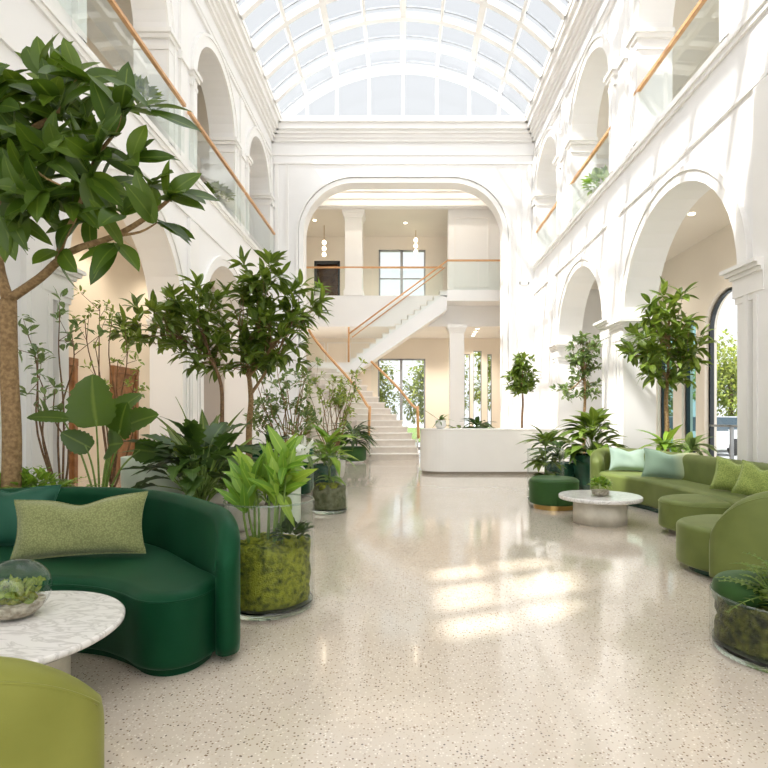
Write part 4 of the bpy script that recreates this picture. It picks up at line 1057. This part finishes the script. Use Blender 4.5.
# cylindrical glass planters
def lumpy(mb, c, r, h0, h1, amp, n=40, m=14, top=True):
    c = V(c); vs = []
    rows = [(r, h0+(h1-h0)*i/m) for i in range(m+1)]+[(r*(1-k/6), h1+.02*math.sin(k/6*PI/2)) for k in range(1, 6)]
    for q, z in rows:
        for k in range(n):
            a = 2*PI*k/n; d = V((math.cos(a), math.sin(a), 0)); p = V((d.x*q, d.y*q, z))
            nz = noise.noise((p+c)*9)*amp+noise.noise((p+c)*24)*amp*.5
            p = p+d*min(nz, .01)*(1 if q > r*.6 else .3)+V((0, 0, nz*1.8 if z >= h1-.001 else 0)); vs.append(p+c)
    M_ = len(rows); k0 = len(mb.v)
    mb.add(vs, [(i*n+k, i*n+(k+1) % n, (i+1)*n+(k+1) % n, (i+1)*n+k) for i in range(M_-1) for k in range(n)], True)
    mb.f.append([k0+(M_-1)*n+k for k in range(n)]); mb.sm.append(True)
    mb.f.append([k0+k for k in range(n)][::-1]); mb.sm.append(False)
def glass_planter(label, x, y, R, H, fillh, fillmat, mossmat=None, wall=.012):
    t = thing('glass_planter', label, 'planter', (x, y, 0))
    MB().lathe([(R-.006, .002), (R, .008), (R, H-.004), (R-.004, H), (R-wall, H-.002), (R-wall, .055)], (x, y, 0), 72, False, False).build('glass_cylinder', 'glass', t)
    MB().lathe([(R-.014, .003), (R-.013, .05)], (x, y, 0), 64).build('glass_base', 'glass_base', t)
    mb = MB(); tr = R-.008
    vs = [V((x+tr*math.cos(2*PI*k/72), y+tr*math.sin(2*PI*k/72), H)) for k in range(73)]
    mb.tube(vs, .007, 6, False); mb.build('rim', 'glass_rim', t)
    mb = MB(); lumpy(mb, (x, y, 0), R-.035, .058, fillh, .035); mb.build('filling', fillmat, t)
    return t
M['glass_rim'] = glassmat('polished_glass_edge', (.80, .88, .84), 1.8, 1.5)
gp = glass_planter('tall clear glass cylinder planter with lime moss beside the emerald sofa', -.968, 3.92, .322, .765, .44, 'moss')
mb = MB()
for i in range(46):
    a = rnd(0, 6.3); q = rnd(.03, .25); c = V((-.968+q*math.cos(a), 3.92+q*math.sin(a), .43)); r = rnd(.03, .065)
    mb.lathe([(r, -.02), (r*1.05, r*.25), (r*.75, r*.7), (r*.2, r*.95)], c, 9)
mb.build('moss_tuft', 'moss', gp)
t = thing('leafy_plant', 'bright green upright plant growing from the near left glass planter', 'plant', (-.97, 3.92, .44))
fm, sm = MB(), MB()
for i in range(13):
    a = rnd(0, 6.3); q = rnd(.02, .13); b_ = V((-.99+q*math.cos(a), 3.92+q*math.sin(a), .42)); tp_ = b_+V((math.cos(a)*rnd(.0, .12), math.sin(a)*rnd(0, .12), rnd(.38, .72)))
    sm.tube(smooth_path([b_, b_.lerp(tp_, .5)+rdir()*.02, tp_], 3), [.011, .006], 6)
    for k in range(10):
        pp = b_.lerp(tp_, rnd(.6, 1)); fm.leaf(pp, V((math.cos(a), math.sin(a), 0))*rnd(0, .5)+rdir()*.8+V((0, 0, rnd(.5, 1.4))), V((0, -.7, .8))+rdir()*.4, rnd(.18, .30), rnd(.055, .085), rnd(.1, .4), .15, 6, 'lance', .01)
fm.build('foliage', 'leaf_bright', t); sm.build('stems', 'stem', t)
fm = MB(); small_leaves(fm, (-.80, 3.86, .50), .09, 40, .10, .07); 
t = thing('leafy_plant', 'small dark leaved plant on the moss in the near left glass planter', 'plant', (-.80, 3.86, .46)); fm.build('foliage', 'leaf_dark', t)
gp = glass_planter('glass cylinder planter half filled with soil near the distant dark sofa', -1.07, 7.85, .27, .82, .36, 'substrate')
mb = MB()
for i in range(30):
    a = rnd(0, 6.3); q = rnd(.0, .2); c = V((-1.07+q*math.cos(a), 7.85+q*math.sin(a), .36)); r = rnd(.04, .07)
    mb.lathe([(r, -.02), (r*1.05, r*.25), (r*.75, r*.7), (r*.2, r*.95)], c, 8)
mb.build('moss_tuft', 'moss', gp)
leafy('leafy_plant', 'bright arching plant growing out of the second glass planter', -1.07, 7.85, None, .38, [(.3, 20, .34, .09, (.2, 1.3), .6, .25), (.08, 12, .2, .10, (.1, .8), .5, .05), (.55, 18, .36, .10, (.4, 1.4), .5, .15)], 'leaf_bright')
gp = glass_planter('glass cylinder planter holding a plant behind the dark green pouf', 2.36, 8.95, .30, .84, .30, 'moss_dark')
leafy('leafy_plant', 'arching green plant growing in the glass planter behind the pouf', 2.36, 8.95, None, .30, [(.3, 26, .28, .12, (.1, 1.2), .5, .1), (.62, 22, .40, .12, (.3, 1.4), .5, .1), (.1, 14, .2, .12, (.1, .8), .5, .05)], 'leaf_mid')
# near right glass bowl planter with moss dome and fern
gp = glass_planter('low wide glass planter of dark moss in the lower right corner', 2.20, 3.12, .375, .33, .30, 'moss_dark')
o = ellipse(2.07, 3.20, .21, .20, 48)
MB().prism(o, .28, .425, .09, .07, 0, .02).build('moss_mound', 'bottle', gp)
t = thing('fern', 'dark spidery fern growing in the low planter at lower right', 'plant', (2.1, 3.0, .30)); fm, sm = MB(), MB()
fern(fm, sm, (2.06, 2.98, .33), 22, .38, .07, (.2, 1.35)); fern(fm, sm, (2.20, 3.02, .34), 18, .5, .07, (.3, 1.4))
small_leaves(fm, (2.12, 2.92, .31), .13, 50, .07, .04)
fm.build('foliage', 'leaf_mid', t); sm.build('stems', 'stem', t)
# sage vase with white flowers
t = thing('floor_vase', 'pale sage ceramic floor vase with white flowers behind the glass planter', 'vase', (-1.46, 7.0, 0))
MB().lathe([(.11, 0), (.135, .05), (.135, .48), (.12, .56), (.07, .61), (.06, .60)], (-1.46, 7.0, 0), 40, True, False).build('vase_body', 'ceramic', t)
fm, sm, pm = MB(), MB(), MB()
for i in range(16):
    a = rnd(0, 6.3); q = V((-1.46+.26*math.cos(a)*rnd(.3, 1), 7.0+.2*math.sin(a), rnd(.72, 1.08))); sm.tube(smooth_path([(-1.46, 7.0, .5), V((-1.46, 7, .68)).lerp(q, .4), q], 3), .005, 5, False)
    for k in range(6): pm.leaf(q, rdir()+V((0, 0, .4)), rdir(), rnd(.11, .17), .075, .3, .1, 4, 'oval')
    for k in range(2): fm.leaf(q-V((0, 0, .1)), rdir(), (0, 0, 1), .2, .07, .4, .1, 5, 'lance')
sm.build('stems', 'stem', t); pm.build('flowers', 'petal', t); fm.build('foliage', 'leaf_olive', t)
# background left greenery
x = at(300, 430, 11.2).x
def airy(label, px, D, pys, n, fol):
    x = at(px, 430, D).x
    twiggy('shrub', label, x, D, (.28, .4, 'pot_grey'), .36, [at(px+rnd(*pys[0]), rnd(*pys[1]), D+rnd(-.4, .4)) for i in range(n)], .014, fol, .12, .06, 8, 'bark')
airy('fine leaved pale green shrub between the left tree and the stairs', 290, 11.0, ((-36, 30), (362, 425)), 26, 'leaf_olive')
airy('fine leaved spreading shrub reaching towards the stair side wall', 333, 12.2, ((-26, 24), (374, 412)), 18, 'leaf_lime')
x = at(322, 450, 10.9).x
leafy('bush', 'leafy green bush behind the second glass planter', x, 11.2, (.28, .4, 'pot_dark'), .38, [(.1, 30, .42, .13, (.3, 1.3), .6, .3)], 'leaf_mid')
x = at(272, 450, 9.0).x
leafy('bush', 'dense green bush right of the pale trunked tree', x, 8.9, (.3, .4, 'pot_dark'), .36, [(.1, 30, .42, .14, (.2, 1.2), .6, .35), (.4, 22, .35, .12, (.3, 1.3), .5, .2)], 'leaf_dark')
x = at(353, 440, 16.7).x
t = leafy('palm', 'dark fan palm in a round green planter at the foot of the stairs', x, 16.7, None, .50, [(.25, 60, .60, .13, (.1, 1.3), .6, .3), (.05, 30, .5, .12, (.1, .9), .6, .2)], 'leaf_dark')
MB().lathe([(.36, .05), (.40, .07), (.41, .12), (.41, .42), (.39, .47), (.3, .48)], (x, 16.7, 0), 48, True, True).build('pot', 'bottle', t)
MB().lathe([(.37, 0), (.37, .05)], (x, 16.7, 0), 48).build('base', 'chrome', t)
x = at(300, 440, 16.0).x
leafy('palm', 'low arching palm in front of the beige wall under the stairs', x, 16.2, (.35, .4, 'pot_dark'), .38, [(.2, 30, .7, .11, (.2, 1.3), .7, .35)], 'leaf_mid')
# right side greenery
leafy('bush', 'lush broad leafed bush in a dark green pot left of the olive sofa', 3.62, 10.35, (.38, .66, 'pot_dark'), .62, [(.05, 44, .40, .19, (.1, 1.3), .5, .38), (.35, 44, .40, .20, (.2, 1.4), .45, .34)], 'leaf_mid')
leafy('bush', 'darker leafy bush between the glass planter and the broad leafed bush', 3.05, 10.5, (.28, .5, 'pot_dark'), .48, [(.1, 30, .40, .14, (.1, 1.3), .6, .3)], 'leaf_dark')
for px, lab in ((652, 'small arching plant in the trough behind the sofa, left of the arch tree trunk'), (690, 'small leafy plant in the trough behind the sofa, right of the arch tree trunk')):
    D_ = 9.7 if px < 670 else 8.9
    leafy('leafy_plant', lab, max(4.70, min(4.95, at(px, 440, D_).x)), D_, None, .51, [(.28, 24, .46, .11, (.3, 1.3), .6, .12)], 'leaf_bright' if px < 670 else 'leaf_olive')
leafy('leafy_plant', 'wide dark leafed plant behind the middle of the reception desk', 2.0, 14.3, (.26, .95, 'pot_white'), .93, [(.1, 40, .55, .14, (.2, 1.2), .6, .2)], 'leaf_dark')
leafy('leafy_plant', 'low leafy plant behind the reception desk, left of the wide dark plant', 1.5, 14.3, (.22, .95, 'pot_white'), .93, [(.03, 26, .34, .12, (.1, .9), .6, .15)], 'leaf_mid')
t = thing('potted_plant', 'small white pot with drooping leaves on the left end of the desk', 'plant', (.93, 13.35, 1.10))
MB().lathe([(.09, 0), (.13, .05), (.14, .21), (.125, .21), (.12, .18)], (.93, 13.35, 1.10), 28, True, False).build('pot', 'pot_white', t)
MB().lathe([(.001, .18), (.12, .18)], (.93, 13.35, 1.10), 20, False, False).build('soil', 'soil', t)
fm = MB(); rosette(fm, (.93, 13.35, 1.28), 12, .30, .06, (.2, 1.2), 'lance', .7)
fm.leaf((.93, 13.35, 1.28), (-1, 0, .75), (0, 0, 1), .85, .09, .10, .1, 8, 'lance'); fm.build('foliage', 'leaf_olive', t)
# planters on the galleries
def ledge_plant(label, x, y, r, fol):
    t = thing('ledge_plant', label, 'plant', (x, y, 6.3))
    MB().lathe([(.2, 0), (.25, .6), (.23, .6), (.22, .55)], (x, y, 6.3), 28, True, True).build('pot', 'pot_white', t)
    fm = MB(); small_leaves(fm, (x, y, 6.95), r, 150, .22, .10); fm.build('foliage', fol, t)
ledge_plant('leafy plant behind the glass of the middle right gallery arch', 4.85, 13.1, .34, 'leaf_bright')
ledge_plant('leafy plant at the far jamb of the middle left gallery arch', -4.85, 13.9, .34, 'leaf_mid')
ledge_plant('leafy plant in the near left gallery arch', -4.9, 9.7, .42, 'leaf_mid')
x = -3.3; t = thing('leafy_plant', 'small bright plant behind the balcony glass at left', 'plant', (x, 21.4, FZ))
fm = MB(); rosette(fm, (x, 21.4, FZ+.35), 22, .5, .12, (.3, 1.3), 'lance', .5); fm.build('foliage', 'leaf_bright', t)
MB().lathe([(.16, 0), (.2, .36), (.18, .36)], (x, 21.4, FZ), 24).build('pot', 'pot_white', t)

# ------------------------------------------------------------------ pendant lamp upstairs
def pendant(x, y, z, zc, label):
    t = thing('pendant_lamp', label, 'lamp', (x, y, z))
    MB().tube([(x, y, z+.12), (x, y, zc)], .012, 6).build('cord', 'brass', t)
    for k, (dx_, dz_) in enumerate(((0, 0), (.0, -.25), (.0, .25))):
        b_ = MB(); b_.lathe([(.02, .10), (.07, .06), (.09, 0), (.07, -.06), (.02, -.085)], (x+dx_, y, z+dz_), 16); b_.build('globe', 'lamp', t)
pendant(-3.3, 22.6, 8.45, CZ, 'pendant of small glowing globes before the dark upper doorway')
pendant(.55, 23.2, 8.75, CZ, 'pendant of small glowing globes before the bright upper window')

# ------------------------------------------------------------------ outdoors
struct(MB().box(-60, -60, -.4, 9.2, -8, -.02).box(9.2, -60, -.3, 80, 120, -.06).box(-60, 30, -.4, 9.2, 120, -.06).build('ground', 'pave'))
tag(MB().box(10.2, 26.5, -.1, 60, 80, -.03).box(-20, 27, -.1, 10.2, 80, -.03).build('lawn', 'grass'), 'green lawn outside the windows', 'lawn')
def outdoor_tree(label, x, y, h, r, n=700):
    t = thing('garden_tree', label, 'tree', (x, y, -.03), 'trees outside the windows')
    MB().tube(smooth_path([(x, y, -.03), (x+.1, y, h*.3), (x, y, h*.6)], 4), [.16, .08], 8).build('trunk', 'bark_dark', t)
    fm = MB()
    blobs = [V((x+rnd(-.5, .5)*r, y+rnd(-.5, .5)*r, h*rnd(.35, .8))) for i in range(9)]
    for i in range(n):
        c = random.choice(blobs); d = rdir(); p = c+d*r*rnd(.35, .62)
        for k in range(6): fm.leaf(p+rdir()*.25, d+rdir()*.8, (0, 0, 1), rnd(.18, .32), rnd(.11, .18), .2, .1, 2)
    fm.build('foliage', 'leaf_outdoor', t)
outdoor_tree('sunlit green tree outside the large right window', 17.4, 28.8, 6.2, 2.4)
outdoor_tree('sunlit tree outside right window, left of the largest', 12.4, 27.0, 5.4, 2.0)
outdoor_tree('sunlit tree outside at the right edge of the right window', 22.6, 30.5, 6.4, 2.4)
outdoor_tree('garden tree filling the left half of the lobby window', -2.0, 29.5, 5.4, 1.9)
outdoor_tree('garden tree filling the right half of the lobby window', 1.9, 29.8, 6.0, 1.9)
outdoor_tree('garden tree seen through the narrow lobby windows', 5.4, 29.2, 6.4, 1.7)
def car(label, x, y, yaw, m):
    t = thing('car', label, 'car', (x, y, -.05))
    Rz = Matrix.Rotation(yaw, 3, 'Z'); o = V((x, y, -.05))
    def put(mb, name, mm): mb.v = [Rz @ v+o for v in mb.v]; return mb.build(name, mm, t)
    side_p = [(-2.1, .3), (2.1, .3), (2.15, .75), (1.3, .92), (-2.0, .95), (-2.15, .7)]
    b_ = MB(); k = len(side_p); b_.add([(a, -.85, z) for a, z in side_p]+[(a, .85, z) for a, z in side_p], [tuple(range(k)), tuple(range(2*k-1, k-1, -1))]+[(i, (i+1) % k, k+(i+1) % k, k+i) for i in range(k)])
    put(b_, 'car_body', m)
    cp = [(-1.7, .92), (1.1, .90), (.5, 1.42), (-1.2, 1.45)]
    b_ = MB(); b_.add([(a, -.78, z) for a, z in cp]+[(a, .78, z) for a, z in cp], [(0, 1, 2, 3), (7, 6, 5, 4)]+[(i, (i+1) % 4, 4+(i+1) % 4, 4+i) for i in range(4)]); put(b_, 'windows', 'car_glass')
    put(MB().box(-1.2, -.72, 1.43, .5, .72, 1.48), 'roof', m)
    for a in (-1.3, 1.3):
        for s_ in (-.86, .86):
            b_ = MB(); b_.tube([(a, s_-.1*(1 if s_ > 0 else -1), .32), (a, s_, .32)], .32, 20); put(b_, 'wheel', 'tyre')
car('white car parked outside the large right window', 13.6, 23.0, .05, 'car_white')
car('blue grey car parked outside behind the white car', 18.4, 26.2, .05, 'car_blue')
car('pale car outside left of the white car seen past the window mullion', 10.9, 20.5, .4, 'car_white')
